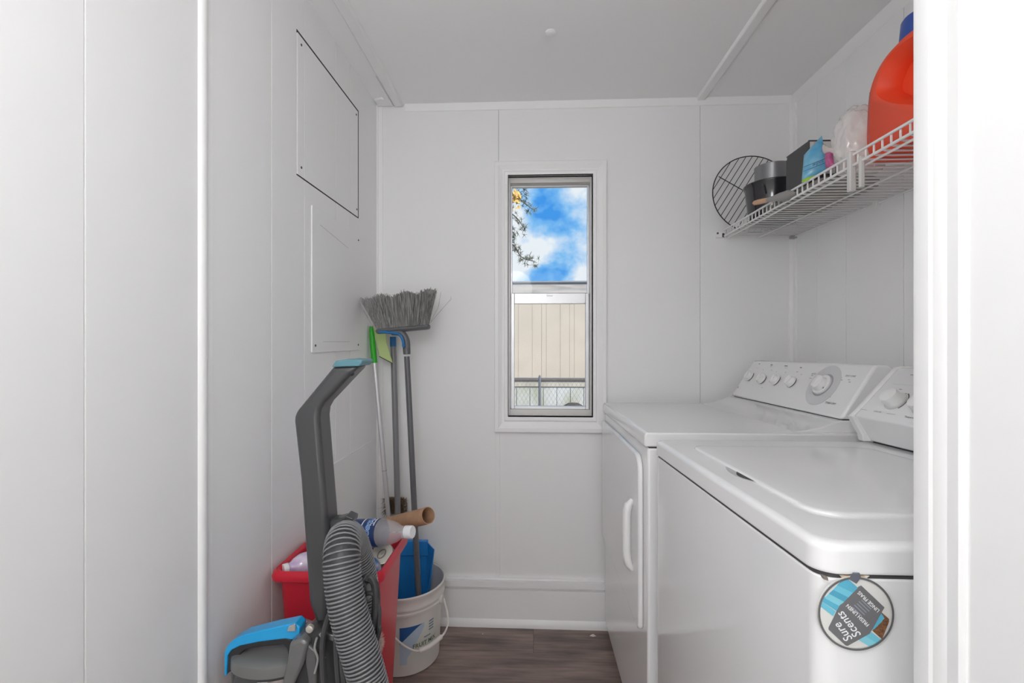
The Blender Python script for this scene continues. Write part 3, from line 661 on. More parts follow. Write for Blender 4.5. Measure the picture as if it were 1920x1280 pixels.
eb = MB().box(SX0 - .036, SX0 + .004, YB - .012, YB - .0005, SZ - .006, SZ + .020).build('end_bracket', WPLAST, sh, bevel=.003)
MB().lathe([(.004, 0), (.004, .002)], (SX0 - .030, YB - .0125, SZ + .012), (0, -1, 0), seg=10).build('hole', SEAM_AND_SHADE, eb)
MB().box(SX0 - .012, SX0 - .004, YB - .014, YB - .011, SZ - .004, SZ + .012).build('slot', SEAM_AND_SHADE, eb, smooth=False)
MB().box(SX1 - .02, SX1 + .003, YB - .025, YB - .007, SZ - .014, SZ - .002).build('corner_clip', mat('clip_grey', (.4, .4, .4), .5), sh, bevel=.002)
MB().box(SX1 - .012, SX1 + .003, 1.445, 1.462, SZ - .016, SZ + .004).build('wall_clip', WPLAST, sh, bevel=.002)
ST = SZ + .0026          # what stands on the shelf stands on the wires

# round grill grate leaning on the back wall
gc = Vector((.870, YB - .042, ST + .1565)); R = .156
gg_ = thing('grill_grate', (gc.x, gc.y - .02, ST), 'round black wire grill grate leaning on the back wall', 'grill grate')
GW = mat('black_grill_wire', (.025, .025, .025), .45)
lean = .075
def gp(a, b_): return Vector((gc.x + a, gc.y + b_ * lean * 1.4, gc.z + b_ * math.sqrt(1 - lean ** 2)))
MB().tube([gp(R * math.cos(2 * PI * k / 56), R * math.sin(2 * PI * k / 56)) for k in range(56)], .0021, 7, closed=True).build('ring', GW, gg_)
ang = math.radians(57); ca, sa = math.cos(ang), math.sin(ang)
for k in range(-7, 8):
    q = k * .0200; hl = math.sqrt(R * R - q * q)
    MB().tube([gp(-sa * q - ca * hl, ca * q - sa * hl) + Vector((0, -.0012, 0)), gp(-sa * q + ca * hl, ca * q + sa * hl) + Vector((0, -.0012, 0))], .0014, 6).build('bar', GW, gg_)
for q in (.03,):
    hl = R * .80
    MB().tube([gp(-.131, .072) + Vector((0, -.004, 0)), gp(.10, -.075) + Vector((0, -.004, 0))], .0017, 6).build('cross_bar', GW, gg_)

# black pot with the grey tin sitting in it
pc = Vector((.872, 1.725, ST))
pot = thing('cooking_pot', pc, 'glossy black enamel pot with ridged side at far end of the shelf', 'pot')
ENB = mat('black_enamel', (.022, .021, .026), .18, coat=.6)
MB().lathe([(.072, 0), (.078, .004), (.085, .075), (.0865, .080), (.0865, .085), (.0875, .089), (.091, .125), (.096, .134), (.097, .139), (.095, .142), (.090, .140), (.087, .125), (.076, .010)], pc, seg=48).build('body', ENB, pot)
hp = [pc + Vector((.084 * math.cos(a) * rr, .084 * math.sin(a) * rr, z)) for a, rr, z in ((3.9, 1.05, .128), (3.95, 1.10, .118), (4.0, 1.10, .100), (4.02, 1.03, .092))]
MB().tube(spline(hp, 5), .003, 8).build('handle', ENB, pot)
tin = MB().lathe([(.055, .012), (.057, .016), (.059, .125), (.0585, .200), (.060, .203), (.060, .208), (.057, .209), (.05, .2075)], pc, seg=40).build('cake_tin', mat('grey_tin', (.26, .26, .27), .35, metal=.5))
tag(tin, 'grey metal tin standing inside the black pot', 'tin')

# folded cloth under the box
b = MB(); b.loft([[Vector((x, y, ST + z)) for x, y in rrect(.786 + d, .955 - d, 1.300 + d, 1.60 - d, .03, 5)] for d, z in ((.004, 0), (0, .004), (0, .009), (.003, .0125), (.0, .016), (.0, .021), (.006, .026), (.03, .027))])
cl_ = b.build('folded_cloth', mat('taupe_cloth', (.36, .32, .28), .9, bump=.3, bscale=90, var=.25, vscale=14), ang=70)
tag(cl_, 'folded taupe cloth lying under the dark box on the shelf', 'cloth')
CT = ST + .0272
# wooden spoon with grey bowl, pointing to the left on top of the lip
sp0, sp1 = at(1412, 381, 1.56), at(1470, 368, 1.44)
so = thing('cooking_spoon', (sp0.x, sp0.y, sp0.z - .01), 'wooden-tipped grey spoon lying across the cloth beside black pot', 'spoon')
dv = (sp1 - sp0)
MB().tube([sp0 + dv * t for t in (0, .06, .2, .4, .55)], .008, 10, rf=lambda i: (.003, .0075, .0085, .008, .007)[i]).build('handle', mat('pale_wood', (.62, .38, .24), .55, var=.25, vscale=20), so)
MB().tube([sp0 + dv * t for t in (.50, .7, .9, 1.15, 1.35)], .01, 10, rf=lambda i: (.0075, .009, .0135, .016, .004)[i]).build('sleeve', mat('spoon_grey', (.28, .27, .26), .5), so)

# dark box with printed front
bx0, bx1, by0, by1 = .806, .905, 1.390, 1.512
bz0 = CT + .0005; bz1 = at(1505, 262, 1.385).z
bxo = thing('storage_box', ((bx0 + bx1) / 2, (by0 + by1) / 2, bz0), 'dark grey carton with printed front standing between pot and wipes', 'box')
MB().box(bx0, bx1, by0, by1, bz0, bz1).build('carton', mat('dark_grey_card', (.065, .065, .068), .55), bxo, bevel=.0015)
MB().box(bx0 + .003, bx0 + .075, by0 - .0006, by0 + .0002, bz0 + .035, bz1 - .004).build('printed_panel', mat('print_white', (.62, .60, .58), .5), bxo, smooth=False)
MB().box(bx0 + .014, bx0 + .032, by0 - .0010, by0 - .0004, bz0 + .06, bz1 - .006).build('printed_patch', mat('print_skin', (.70, .36, .24), .5, var=.3, vscale=30), bxo, smooth=False)
MB().prism([(bx0 + .008 + .010 * math.cos(a) * (1 if math.cos(a) > 0 else .2), bz1 - .042 + .016 * math.sin(a)) for a in [2 * PI * k / 20 for k in range(20)]], lambda p, t: (p[0], t, p[1]), by0 - .0014, by0 - .0008).build('printed_dot', BLACKP, bxo, smooth=False)
MB().box(bx0 + .0005, bx0 + .010, by0 - .0012, by0 - .0004, bz0 + .022, bz0 + .045).build('printed_edge', mat('print_yellow', (.75, .62, .12), .5), bxo, smooth=False)
MB().box(bx0 - .001, bx0 + .001, by1 - .006, by1 - .003, bz1 - .012, bz1 - .004).build('corner_mark', WPLAST, bxo, smooth=False)
MB().box(bx0, bx1, by0, by0 + .004, bz1 - .0005, bz1 + .001).build('top_edge', BLACKP, bxo, smooth=False)

# blue pouch of wipes leaning on the box
def pouch(name, corners, thick, m, label, cat, seed, grid=9):
    """soft pillow pouch spanned by four corners (bl, br, tr, tl), puffed by thick"""
    rnd = random.Random(seed); bl, br_, tr_, tl = [Vector(c) for c in corners]; nrm = (br_ - bl).cross(tl - bl).normalized()
    b = MB(); n = grid
    for sgn in (1, -1):
        for j in range(n + 1):
            for i in range(n + 1):
                u, v = i / n, j / n
                p = (bl * (1 - u) + br_ * u) * (1 - v) + (tl * (1 - u) + tr_ * u) * v
                e_ = max(0, (4 * u * (1 - u))) ** .45 * max(0, (4 * v * (1 - v))) ** .45
                edge = i in (0, n) or j in (0, n)
                p = p + nrm * sgn * (thick / 2 * e_ * (1 + (0 if edge else rnd.uniform(-.18, .18))) + .0004)
                b.v.append(p)
    N = (n + 1) ** 2
    for k in (0, N):
        for j in range(n):
            for i in range(n):
                q = k + j * (n + 1) + i; b.f.append((q, q + 1, q + n + 2, q + n + 1))
    rim = [i for i in range(n + 1)] + [j * (n + 1) + n for j in range(1, n + 1)] + [n * (n + 1) + i for i in range(n - 1, -1, -1)] + [j * (n + 1) for j in range(n - 1, 0, -1)]
    for a, c in zip(rim, rim[1:] + rim[:1]): b.f.append((a, c, c + N, a + N))
    o = b.build(name, m, ang=80); 
    return tag(o, label, cat), nrm
BLUEW = mat('blue_film', (.07, .36, .62), .28, coat=.3, col2=(.22, .52, .70), vscale=26)
po, nr = pouch('wipes_pouch', (at(1503, 342, 1.345), at(1553, 318, 1.315), at(1541, 254, 1.345), at(1507, 291, 1.375)), .030, BLUEW, 'shiny blue plastic pouch of wipes leaning against the dark box', 'pouch', 3)
OFF[po] = Vector(po.location)
def pm(px, py, Y): return at(px, py, Y)
MB().add([at(1503, 343, 1.329), at(1524, 334, 1.320), at(1540, 325, 1.316), at(1522, 330, 1.318), at(1505, 336, 1.327)], [(0, 1, 2, 3, 4)]).build('green_band', mat('lime_print', (.38, .62, .06), .4), po, smooth=False)
tx = at(1533, 305, 1.296)
text('lettering', 'wipes', lambda x, y, d: tx + Vector((1, 0, 0)) * x * .9 + Vector((0, -.1, 1)) * (y + x * .35), .014, mat('print_navy', (.03, .08, .22), .5), po, shear=.3)
b = MB()
for q in range(2):
    c0, c1 = at(1506, 322 - q * 8, 1.318), at(1546, 306 - q * 8, 1.300)
    b.add([c0, c1, c1 + Vector((0, 0, .0015)), c0 + Vector((0, 0, .0015))], [(0, 1, 2, 3)])
b.build('printed_stripe', MATS['print_navy'], po, smooth=False)
pk, _ = pouch('pink_packet', (at(1551, 322, 1.285), at(1566, 313, 1.255), at(1559, 285, 1.265), at(1551, 280, 1.29)), .022, mat('pink_film', (.72, .16, .38), .35, var=.4, vscale=40), 'small pink packet tucked between blue pouch and clear bag', 'packet', 5)

# crumpled clear-white plastic bag stuffed with paper
def crumple(name, c, r, s, m, label, cat, seed, sub=4, amp=.12, freq=3.0, flat=None):
    from mathutils import noise
    bm = bmesh.new(); bmesh.ops.create_icosphere(bm, subdivisions=sub, radius=1)
    for v in bm.verts:
        d = v.co.normalized(); q = d * freq + Vector((seed * 3.1, seed, 0))
        k = 1 + amp * (noise.noise(q) + .8 * (1 - 2 * abs(noise.noise(q * 2.1))) * .5 + .35 * noise.noise(q * 4.7))
        v.co = Vector((d.x * s[0], d.y * s[1], d.z * s[2])) * (r * k)
        if flat is not None and v.co.z < -flat: v.co.z = -flat + (v.co.z + flat) * .08
    zmin = min(v.co.z for v in bm.verts)
    for v in bm.verts: v.co.z -= zmin
    me = bpy.data.meshes.new(name); bm.to_mesh(me); bm.free()
    for p in me.polygons: p.use_smooth = True
    me.materials.append(m); o = bpy.data.objects.new(name, me); COL.objects.link(o); o.location = c; OFF[o] = Vector(c)
    return tag(o, label, cat)
BAGM = bpy.data.materials.new('milky_plastic_film'); BAGM.use_nodes = True
bn = BAGM.node_tree.nodes['Principled BSDF']; bn.inputs['Base Color'].default_value = (.83, .81, .79, 1); bn.inputs['Roughness'].default_value = .18
bn.inputs['Transmission Weight'].default_value = .0; bn.inputs['Alpha'].default_value = .62; bn.inputs['Coat Weight'].default_value = .5
bc = Vector((.838, 1.222, 1.68))
bag = crumple('plastic_bag', (bc.x, bc.y, ST + .001), 0.1, (.66, .46, .94), BAGM, 'crumpled clear white plastic bag between pink packet and red jug', 'bag', 11, sub=5, amp=.13, freq=2.2, flat=.078)
inner = MB()
for (dx, dy, rr, h0, h1) in ((.0, .0, .034, .006, .120),):
    inner.lathe([(rr * .9, h0), (rr, h0 + .006), (rr, h1 - .006), (rr * .9, h1)], (bc.x + dx, bc.y + dy, ST + .001), seg=24)
inner.build('paper_roll', mat('soft_white_paper', (.80, .77, .74), .9), bag)
b = MB(); rnd = random.Random(4)
P0 = at(1562, 282, 1.225); prev = []
b.loft([[P0 + Vector((.006 * math.cos(a) * s1, .006 * math.cos(a), .008 * math.sin(a) * s1)) + Vector((-t * .022, .0, t * .004)) for a in [2 * PI * k / 10 for k in range(10)]] for t, s1 in ((-.6, 1.4), (0, 1), (.35, .6), (.7, .9), (1, 1.5))], True, True)
b.build('twisted_end', BAGM, bag)

# big red detergent jug
JX0, JX1 = .800, .905
jr = thing('detergent_jug', (.85, 1.01, ST), 'large orange-red detergent jug with blue cap at right end of shelf', 'jug')
RED = mat('orange_red_plastic', (.88, .085, .03), .45)
# side outline (distance from the far edge towards the camera, height)
out = [(0.030, 0), (.22, 0), (.245, .012), (.25, .03), (.25, .17), (.235, .200), (.205, .225), (.175, .236), (.130, .240), (.105, .238), (.070, .230), (.040, .212), (.018, .184), (.007, .150), (.003, .095), (.002, .04), (.010, .012)]
hole = [(.055, .150), (.062, .180), (.085, .203), (.120, .208), (.155, .200), (.180, .165), (.188, .120), (.182, .085), (.162, .075), (.130, .090), (.085, .118)]; 
def smoothpoly(p, n=4):
    q = [Vector((a, b_, 0)) for a, b_ in p]; L_ = len(q); r_ = []
    for i in range(L_):
        p0, p1, p2, p3 = q[i - 1], q[i], q[(i + 1) % L_], q[(i + 2) % L_]
        for k in range(n):
            t = k / n; r_.append(0.5 * ((2 * p1) + (p2 - p0) * t + (2 * p0 - 5 * p1 + 4 * p2 - p3) * t * t + (-p0 + 3 * p1 - 3 * p2 + p3) * t ** 3))
    return [(v.x, v.y) for v in r_]
JY = 1.160
def jl(x, p): return Vector((x, JY - p[0], ST + max(p[1], 0)))
so_ = smoothpoly(out, 4); cx_, cz_ = .125, .12
def shrink(P, k): return [(cx_ + (a - cx_) * k, cz_ + (b_ - cz_) * k if b_ > .01 else b_) for a, b_ in P]
xs = [(JX0, .90), (JX0 + .006, .95), (JX0 + .016, .985), (JX0 + .03, 1.0), (JX1 - .03, 1.0), (JX1 - .016, .985), (JX1 - .006, .95), (JX1, .90)]
bm = bmesh.new()
b = MB(); b.loft([[jl(x, p) for p in shrink(so_, k)] for x, k in xs]); jb = b.build('body', RED, jr, ang=70)
# cut the hand hole with a boolean, cutter removed afterwards
ho = smoothpoly(hole, 4); hx, hz = .112, .145
cut = MB().loft([[jl(x, (hx + (a - hx) * k, hz + (c - hz) * k)) for a, c in ho] for x, k in ((JX0 - .02, 1.35), (JX0 + .006, 1.12), (JX0 + .020, .96), (JX0 + .034, .86), (JX1 - .034, .86), (JX1 - .020, .96), (JX1 - .006, 1.12), (JX1 + .02, 1.35))]).build('cutter', RED, jr)
md = jb.modifiers.new('cut', 'BOOLEAN'); md.operation = 'DIFFERENCE'; md.object = cut; md.solver = 'EXACT'
bpy.context.view_layer.update()
me2 = bpy.data.meshes.new_from_object(jb.evaluated_get(bpy.context.evaluated_depsgraph_get()))
jb.modifiers.clear(); jb.data = me2; bpy.data.objects.remove(cut)
for p in jb.data.polygons: p.use_smooth = True
jb.data.set_sharp_from_angle(angle=math.radians(50))
# web of the jug behind the grip, pale measuring strip, cap
MB().loft([[jl(x, (hx + (a - hx) * k, hz + (c - hz) * k)) for a, c in ho] for x, k in ((.845, 1.02), (.860, 1.02))]).build('grip_web', RED, jr)
st = [jl(JX0 + .0012, p) for p in ((.0235, .165), (.0205, .13), (.0195, .08), (.0225, .040))]
MB().tube(spline(st, 6), .0019, 6).build('measuring_strip', mat('strip_grey', (.22, .14, .16), .4), jr)
cpc = Vector((.8525, JY - .112, ST + .238))
MB().lathe([(.030, -.012), (.030, .004)], cpc, seg=32).build('neck', RED, jr)
MB().lathe([(.042, 0), (.043, .006), (.040, .040), (.036, .046), (.02, .048)], cpc, seg=36).build('cap', mat('deep_blue_plastic', (.035, .085, .36), .35), jr)

# ------------------------------------------------------------------ red waste bin
BX0, BX1, BY0, BY1, BZ = -0.634, -0.356, 1.085, 1.335, 0.617
rb = thing('waste_bin', ((BX0 + BX1) / 2, (BY0 + BY1) / 2, 0), 'tall red plastic waste bin filled with empty bottles, behind the upright cleaner', 'waste bin')
REDP = mat('red_bin_plastic', (.62, .012, .035), .38, coat=.2, bump=.03, bscale=300)
def ring(x0, x1, y0, y1, r, z): return [Vector((x, y, z)) for x, y in rrect(x0, x1, y0, y1, r, 6)]
def br_(d, z, r=.024): return ring(BX0 + d, BX1 - d, BY0 + d, BY1 - d, r, z)
def tw(z): return .014 + .030 * (1 - z / BZ)
b = MB(); b.loft([br_(tw(0), 0), br_(tw(.3), .3), br_(tw(.58), .585), br_(.0085, .590), br_(.001, .594), br_(.000, .603), br_(.003, .613), br_(.008, BZ), br_(.013, .614), br_(.016, .600), br_(.019, .56), br_(.030, .30), br_(.045, .02)])
b.build('bin_body', REDP, rb, ang=50)

CLEAR = bpy.data.materials.new('clear_pet'); CLEAR.use_nodes = True
g = CLEAR.node_tree.nodes['Principled BSDF']; g.inputs['Base Color'].default_value = (.80, .77, .79, 1); g.inputs['Roughness'].default_value = .07; g.inputs['Alpha'].default_value = .30; g.inputs['Coat Weight'].default_value = .6

def bottle(name, p0, p1, r, label, body_m, cap_m, lab_m=None, cat='bottle', group='empties in the red bin'):
    """bottle lying from its base p0 to the top of its cap p1"""
    p0, p1 = Vector(p0), Vector(p1); L_ = (p1 - p0).length; ax = (p1 - p0).normalized()
    t = thing(name, p0, label, cat, group)
    MB().lathe([(r * .55, .004), (r * .9, 0), (r, .012), (r, L_ * .30), (r * .96, L_ * .33), (r, L_ * .36), (r, L_ * .66), (r * .93, L_ * .73), (r * .70, L_ * .82), (r * .44, L_ * .88), (r * .40, L_ * .93), (r * .40, L_ * .96)], p0, ax, seg=36).build('body', body_m, t)
    MB().lathe([(r * .47, L_ * .905), (r * .47, L_ * .915), (r * .40, L_ * .918)], p0, ax, seg=24).build('neck_ring', body_m, t)
    c = MB(); n = 28
    c.loft([[p0 + ax * (L_ * h) + (u_ * math.cos(2 * PI * k / n) + v_ * math.sin(2 * PI * k / n)) * (r * .46 * q * (1 + (.03 if k % 2 else 0))) for k in range(n)] for u_, v_ in [(ax.orthogonal().normalized(), ax.cross(ax.orthogonal().normalized()))] for h, q in ((.925, 1.0), (.99, .98), (1.0, .9))])
    c.build('cap', cap_m, t)
    if lab_m:
        MB().lathe([(r * 1.008, L_ * .30), (r * 1.012, L_ * .31), (r * 1.012, L_ * .65), (r * 1.008, L_ * .655)], p0, ax, seg=40, cap0=False, cap1=False).build('paper_band', lab_m, t)
    return t, p0, ax, L_
CAPW = mat('white_cap', (.80, .80, .82), .35)
NAVY = mat('navy_band', (.018, .045, .16), .35)
wb_t, q0, qa, qL = bottle('water_bottle', at(612, 1000, 1.235), at(774, 997, 1.165), .0345, 'empty clear bottle with dark blue band lying across top of the red bin', CLEAR, CAPW, NAVY)
# lettering wrapped round the band
up = Vector((0, 0, 1)); side = qa.cross(up).normalized(); upp = side.cross(qa).normalized()     # side points to the camera
if side.y > 0: side = -side
def wrap(c_ax, a0, r):
    def f(x, y, d):
        a = a0 - x / r
        return q0 + qa * (c_ax + y) + (side * math.cos(a) + upp * math.sin(a)) * (r + .0006 + d)
    return f
text('lettering', 'Absopure', wrap(qL * .585, .30, .0345 * 1.012), .026, mat('print_pale_blue', (.55, .72, .90), .5), wb_t, shear=.3, bold=.0010)
text('lettering', 'Absopure', wrap(qL * .585, .30, .0345 * 1.012 + .0004), .026, mat('print_mid_blue', (.06, .22, .62), .5), wb_t, shear=.3, bold=.0001)
for dz in (.50, .60, .635):
    b = MB(); f = wrap(qL * dz, 1.25, .0345 * 1.012)
    N_ = 10; b.add([f(-.014 + .028 * k / N_, y, .0004) for k in range(N_ + 1) for y in (-.0016, .0016)], [(2 * k, 2 * k + 1, 2 * k + 3, 2 * k + 2) for k in range(N_)]).build('printed_stripe', MATS['white_print'], wb_t, smooth=False)

LILAC = mat('lilac_liquid_plastic', (.58, .44, .68), .2, coat=.5, col2=(.75, .68, .80), vscale=30)
bottle('juice_bottle', at(640, 1040, 1.235), at(530, 1068, 1.122), .029, 'clear lilac-tinted bottle with white cap in left corner of red bin', LILAC, CAPW)
# cans
ALU = mat('can_aluminium', (.75, .74, .72), .3, metal=.9)
def can(p_top, ax, label, side_m):
    ax = Vector(ax).normalized(); r = .0265; base = Vector(p_top) - ax * .12
    t = thing('drink_can', base, label, 'can', 'empties in the red bin')
    MB().lathe([(r, 0), (r * 1.18, .012), (r * 1.18, .104), (r * 1.02, .117)], base, ax, seg=32).build('side', side_m, t)
    MB().lathe([(r * 1.03, .116), (r * 1.03, .1205), (r * .97, .1205), (r * .93, .1165), (r * .3, .1165)], base, ax, seg=32).build('lid', ALU, t)
    u = ax.orthogonal().normalized(); v = ax.cross(u); c = base + ax * .1185
    MB().tube([c + u * (.0125 * math.cos(a) + .001) + v * (.0080 * math.sin(a)) for a in [2 * PI * k / 18 for k in range(18)]], .0016, 6, closed=True).build('pull_tab', mat('tab_metal', (.42, .40, .36), .35, metal=.8), t)
    MB().lathe([(.0028, -.001), (.0028, .001)], c, ax, seg=12).build('rivet', ALU, t)
can(at(716, 1037, 1.215), (.10, -.72, .62), 'soda can showing its silver pull-tab lid under the water bottle', mat('can_cream', (.72, .70, .62), .4, metal=.3))
can(at(697, 1064, 1.145), (.40, -.25, .34), 'blue soda can lying lowest against the red bin side', mat('can_blue', (.03, .22, .60), .3, metal=.4, col2=(.7, .72, .75), vscale=40))
pb = crumple('crumpled_wrapper', at(690, 1084, 1.265), .034, (.9, .7, .9), mat('pale_wrapper', (.70, .72, .70), .25, coat=.5, col2=(.55, .58, .60), vscale=50), 'pale crumpled plastic wrapper between hose and red bin edge', 'wrapper', 21, sub=4, amp=.25)
# fill of the bin below the visible rubbish
pb2 = crumple('crumpled_bag', ((BX0 + BX1) / 2 - .01, (BY0 + BY1) / 2, .30), .11, (.80, .62, .95), mat('grey_bag', (.50, .48, .52), .4, coat=.3, col2=(.65, .62, .68), vscale=20), 'crumpled pale bag filling the red bin below the bottles', 'bag', 5, sub=4, amp=.14)
# cardboard tube
t0, t1 = at(727, 984, 1.300), at(803, 966, 1.200)
tb = MB(); ax = (t1 - t0); L_ = ax.length
tb.lathe([(.0215, 0), (.0215, L_), (.0200, L_), (.0200, 0)], t0, ax, seg=32, cap0=False, cap1=False)
n = 32
tube_o = tb.build('cardboard_tube', mat('brown_cardboard', (.42, .24, .14), .8, var=.18, vscale=40), ang=50)
tag(tube_o, 'brown cardboard tube sticking out of the red bin behind bottle', 'tube')

# ------------------------------------------------------------------ white bucket
KX, KY, KH = -0.478, 1.722, 0.285
bk_ = thing('bucket', (KX, KY, 0), 'white plastic bucket with blue fruit sticker and bail handle on floor', 'bucket')
OFFW = mat('offwhite_plastic', (.74, .71, .67), .35)
MB().lathe([(.122, 0), (.128, .004), (.1375, .215), (.1375, .216), (.146, .218), (.147, .226), (.1455, .228), (.1455, .233), (.148, .236), (.149, .243), (.1475, .246), (.1475, .270), (.150, .274), (.150, .281), (.147, KH), (.143, .282), (.1405, .27), (.126, .010)], (KX, KY, 0), seg=64).build('body', OFFW, bk_, ang=35)
MB().lathe([(.124, .010), (.123, .012)], (KX, KY, 0), seg=40).build('bottom', OFFW, bk_)
def bwall(a, z, e=.0): r = .128 + (.1375 - .128) * z / .215 + e; return Vector((KX + r * math.cos(a), KY + r * math.sin(a), z))
def bpatch(name, fn, m, e, n=10):
    """patch on the bucket wall: fn(u) gives (angle, z low, z high)"""
    b = MB(); b.add([p for k in range(n + 1) for a, z0, z1 in [fn(k / n)] for p in (bwall(a, z0, e), bwall(a, z1, e))], [(2 * k, 2 * k + 1, 2 * k + 3, 2 * k + 2) for k in range(n)])
    return b.build(name, m, bk_, smooth=False)
A0, A1 = math.radians(-82), math.radians(-22)
ZA, ZB = .045, .178
LBLUE = mat('sticker_pale_blue', (.50, .62, .74), .4); DBLUE = mat('sticker_blue', (.03, .12, .36), .4)
bpatch('sticker', lambda u: (A0 + (A1 - A0) * u, ZA, ZB), mat('sticker_white', (.72, .73, .68), .4), .0006)
bpatch('sticker_swoosh', lambda u: (A0 + (A1 - A0) * .62 * u, max(ZA, ZA + (ZB - ZA) * (-.05 + .95 * u ** 1.2)), ZB - (.0 if u > .05 else 0)), LBLUE, .0009)
bpatch('sticker_swoosh', lambda u: (A0 + (A1 - A0) * .18 * u, ZA, ZA + .06), LBLUE, .00095)
bpatch('sticker_corner', lambda u: (A0 + (A1 - A0) * .55 * u, ZB - .058 * (1 - u) ** 1.3 - .001, ZB), DBLUE, .0012)
def bwr(a0, z0): return lambda x, y, d: bwall(a0 + x / .135, z0 + y, .0014)
text('lettering', 'FRUIT MIX', bwr(A0 + (A1 - A0) * .66, .103), .021, mat('print_green', (.10, .16, .06), .5), bk_, bold=.0003)
for k, z in enumerate((.170, .160, .150, .140)):
    bpatch('printed_line', lambda u, z=z: (A0 + (A1 - A0) * (.76 + .16 * u), z, z + .005), mat('print_slate', (.22, .28, .32), .5), .0012, 4)
bpatch('printed_line', lambda u: (A0 + (A1 - A0) * (.62 + .2 * u), .122, .126), MATS['print_slate'], .0012, 4)
# bail handle hanging in front
hl = [at(832, 1122, KY - .02), at(839, 1150, KY - .05), at(839, 1172, KY - .08), at(829, 1192, KY - .10), at(806, 1211, KY - .135), at(786, 1220, KY - .150), at(764, 1214, KY - .165), at(735, 1190, KY - .17), at(705, 1150, KY - .14)]
MB().tube(spline(hl, 8), .0035, 8).build('bail', OFFW, bk_)
g0, g1 = hl[3], hl[5]
gpts = spline([hl[3], hl[4], hl[5]], 8)
MB().tube([p + Vector((.0, -.003, .002)) for p in gpts], .009, 10, rf=lambda i: .0085 if i not in (0, 16) else .006).build('grip', OFFW, bk_)
disc(Vector((KX + .139, KY - .03, .225)), Vector((1, -.2, 0)), .016, .012, OFFW, 'pivot', bk_)

# blue dustpan standing in the bucket
BLU = mat('bright_blue_plastic', (.012, .21, .60), .35, coat=.2)
dpn = thing('dustpan', (-.45, 1.77, .02), 'bright blue dustpan standing upright in the white bucket', 'dustpan')
Ya = 1.70
P = lambda px, py, Y=Ya: at(px, py, Y)
def slab(name, pts, Y0, Y1, m, parent, bevel=.0):
    q = [at(px, py, Y0) for px, py in pts]
    b = MB(); n = len(q); b.add([(p.x, Y0, p.z) for p in q] + [(p.x, Y1, p.z) for p in q], [tuple(range(n)), tuple(range(2 * n - 1, n - 1, -1))] + [(i, (i + 1) % n, (i + 1) % n + n, i + n) for i in range(n)])
    return b.build(name, m, parent, bevel=bevel)
slab('pan', [(722, 1040), (803, 1040), (803, 1044), (797, 1190), (735, 1190)], 1.765, 1.771, BLU, dpn, .001)
slab('rim', [(720, 1014), (801, 1014), (803, 1042), (722, 1042)], 1.755, 1.773, BLU, dpn, .003)
b = MB(); a_, c_, d_, e_ = at(803, 1040, 1.765), at(800, 1016, 1.760), at(813, 1030, 1.727), at(797, 1180, 1.765)
f_ = at(803, 1108, 1.733); b.add([c_, d_, f_, e_, a_ + Vector((.003, .003, 0))], [(0, 1, 2, 3, 4)]).add([c_ + Vector((.003, .002, 0)), d_ + Vector((.003, .002, 0)), f_ + Vector((.003, .002, 0)), e_ + Vector((.003, .002, 0))], [(3, 2, 1, 0)])
b.add([c_, d_, d_ + Vector((.003, .002, 0)), c_ + Vector((.003, .002, 0)), f_, f_ + Vector((.003, .002, 0)), e_, e_ + Vector((.003, .002, 0))], [(0, 1, 2, 3), (1, 4, 5, 2), (4, 6, 7, 5)])
b.build('side_wall', BLU, dpn, smooth=False)

# ------------------------------------------------------------------ brooms and poles in the corner
def pole(parent, p0, p1, r, m, name='pole', seg=12, extra=None):
    return MB().tube([p0, p1], r, seg).build(name, m, parent)
# broom with grey bristles
bt, bb_ = at(763, 668, 1.700), at(789, 1200, 1.645)
bm_ = thing('broom', bb_, 'upturned broom with grey flared bristles and dark grey pole leaning on back wall', 'broom', 'poles leaning in the corner')
pole(bm_, bb_, bt, .0105, DARKM)
HY = 1.700
MB().tube([at(763, 664, 1.700), at(762, 645, 1.700)], .0135, 14, rf=lambda i: (.0135, .0145)[i]).build('ferrule', DARKM, bm_)
b0, b1 = at(706, 621, HY), at(806, 612, HY)
hb = MB(); axv = (b1 - b0).normalized(); upv = Vector((-axv.z, 0, axv.x))
hb.loft([[b0 + (b1 - b0) * t + Vector((0, .022 * s_ * math.cos(a), 0)) + upv * (.011 * s_ * math.sin(a)) for a in [2 * PI * k / 16 for k in range(16)]] for t, s_ in ((0, .55), (.02, .9), (.06, 1), (.94, 1), (.98, .9), (1, .55))])
head = hb.build('head_bar', mat('grey_broom_plastic', (.13, .13, .135), .35), bm_)
MB().tube(spline([at(763, 652, 1.694), at(761, 636, 1.694), at(752, 624, 1.694), at(735, 622, 1.694)], 6), .013, 12).build('neck', MATS['grey_broom_plastic'], head)
BLUB = mat('broom_blue', (.015, .14, .36), .35)
MB().tube(spline([at(757, 651, 1.677), at(755, 636, 1.675), at(747, 626, 1.675), at(728, 623, 1.675), at(711, 622, 1.675)], 6), .006, 10, rf=lambda i: .0055 if i > 0 else .004).build('inlay', BLUB, head)
br = MB(); rnd = random.Random(9)
NB = 1000
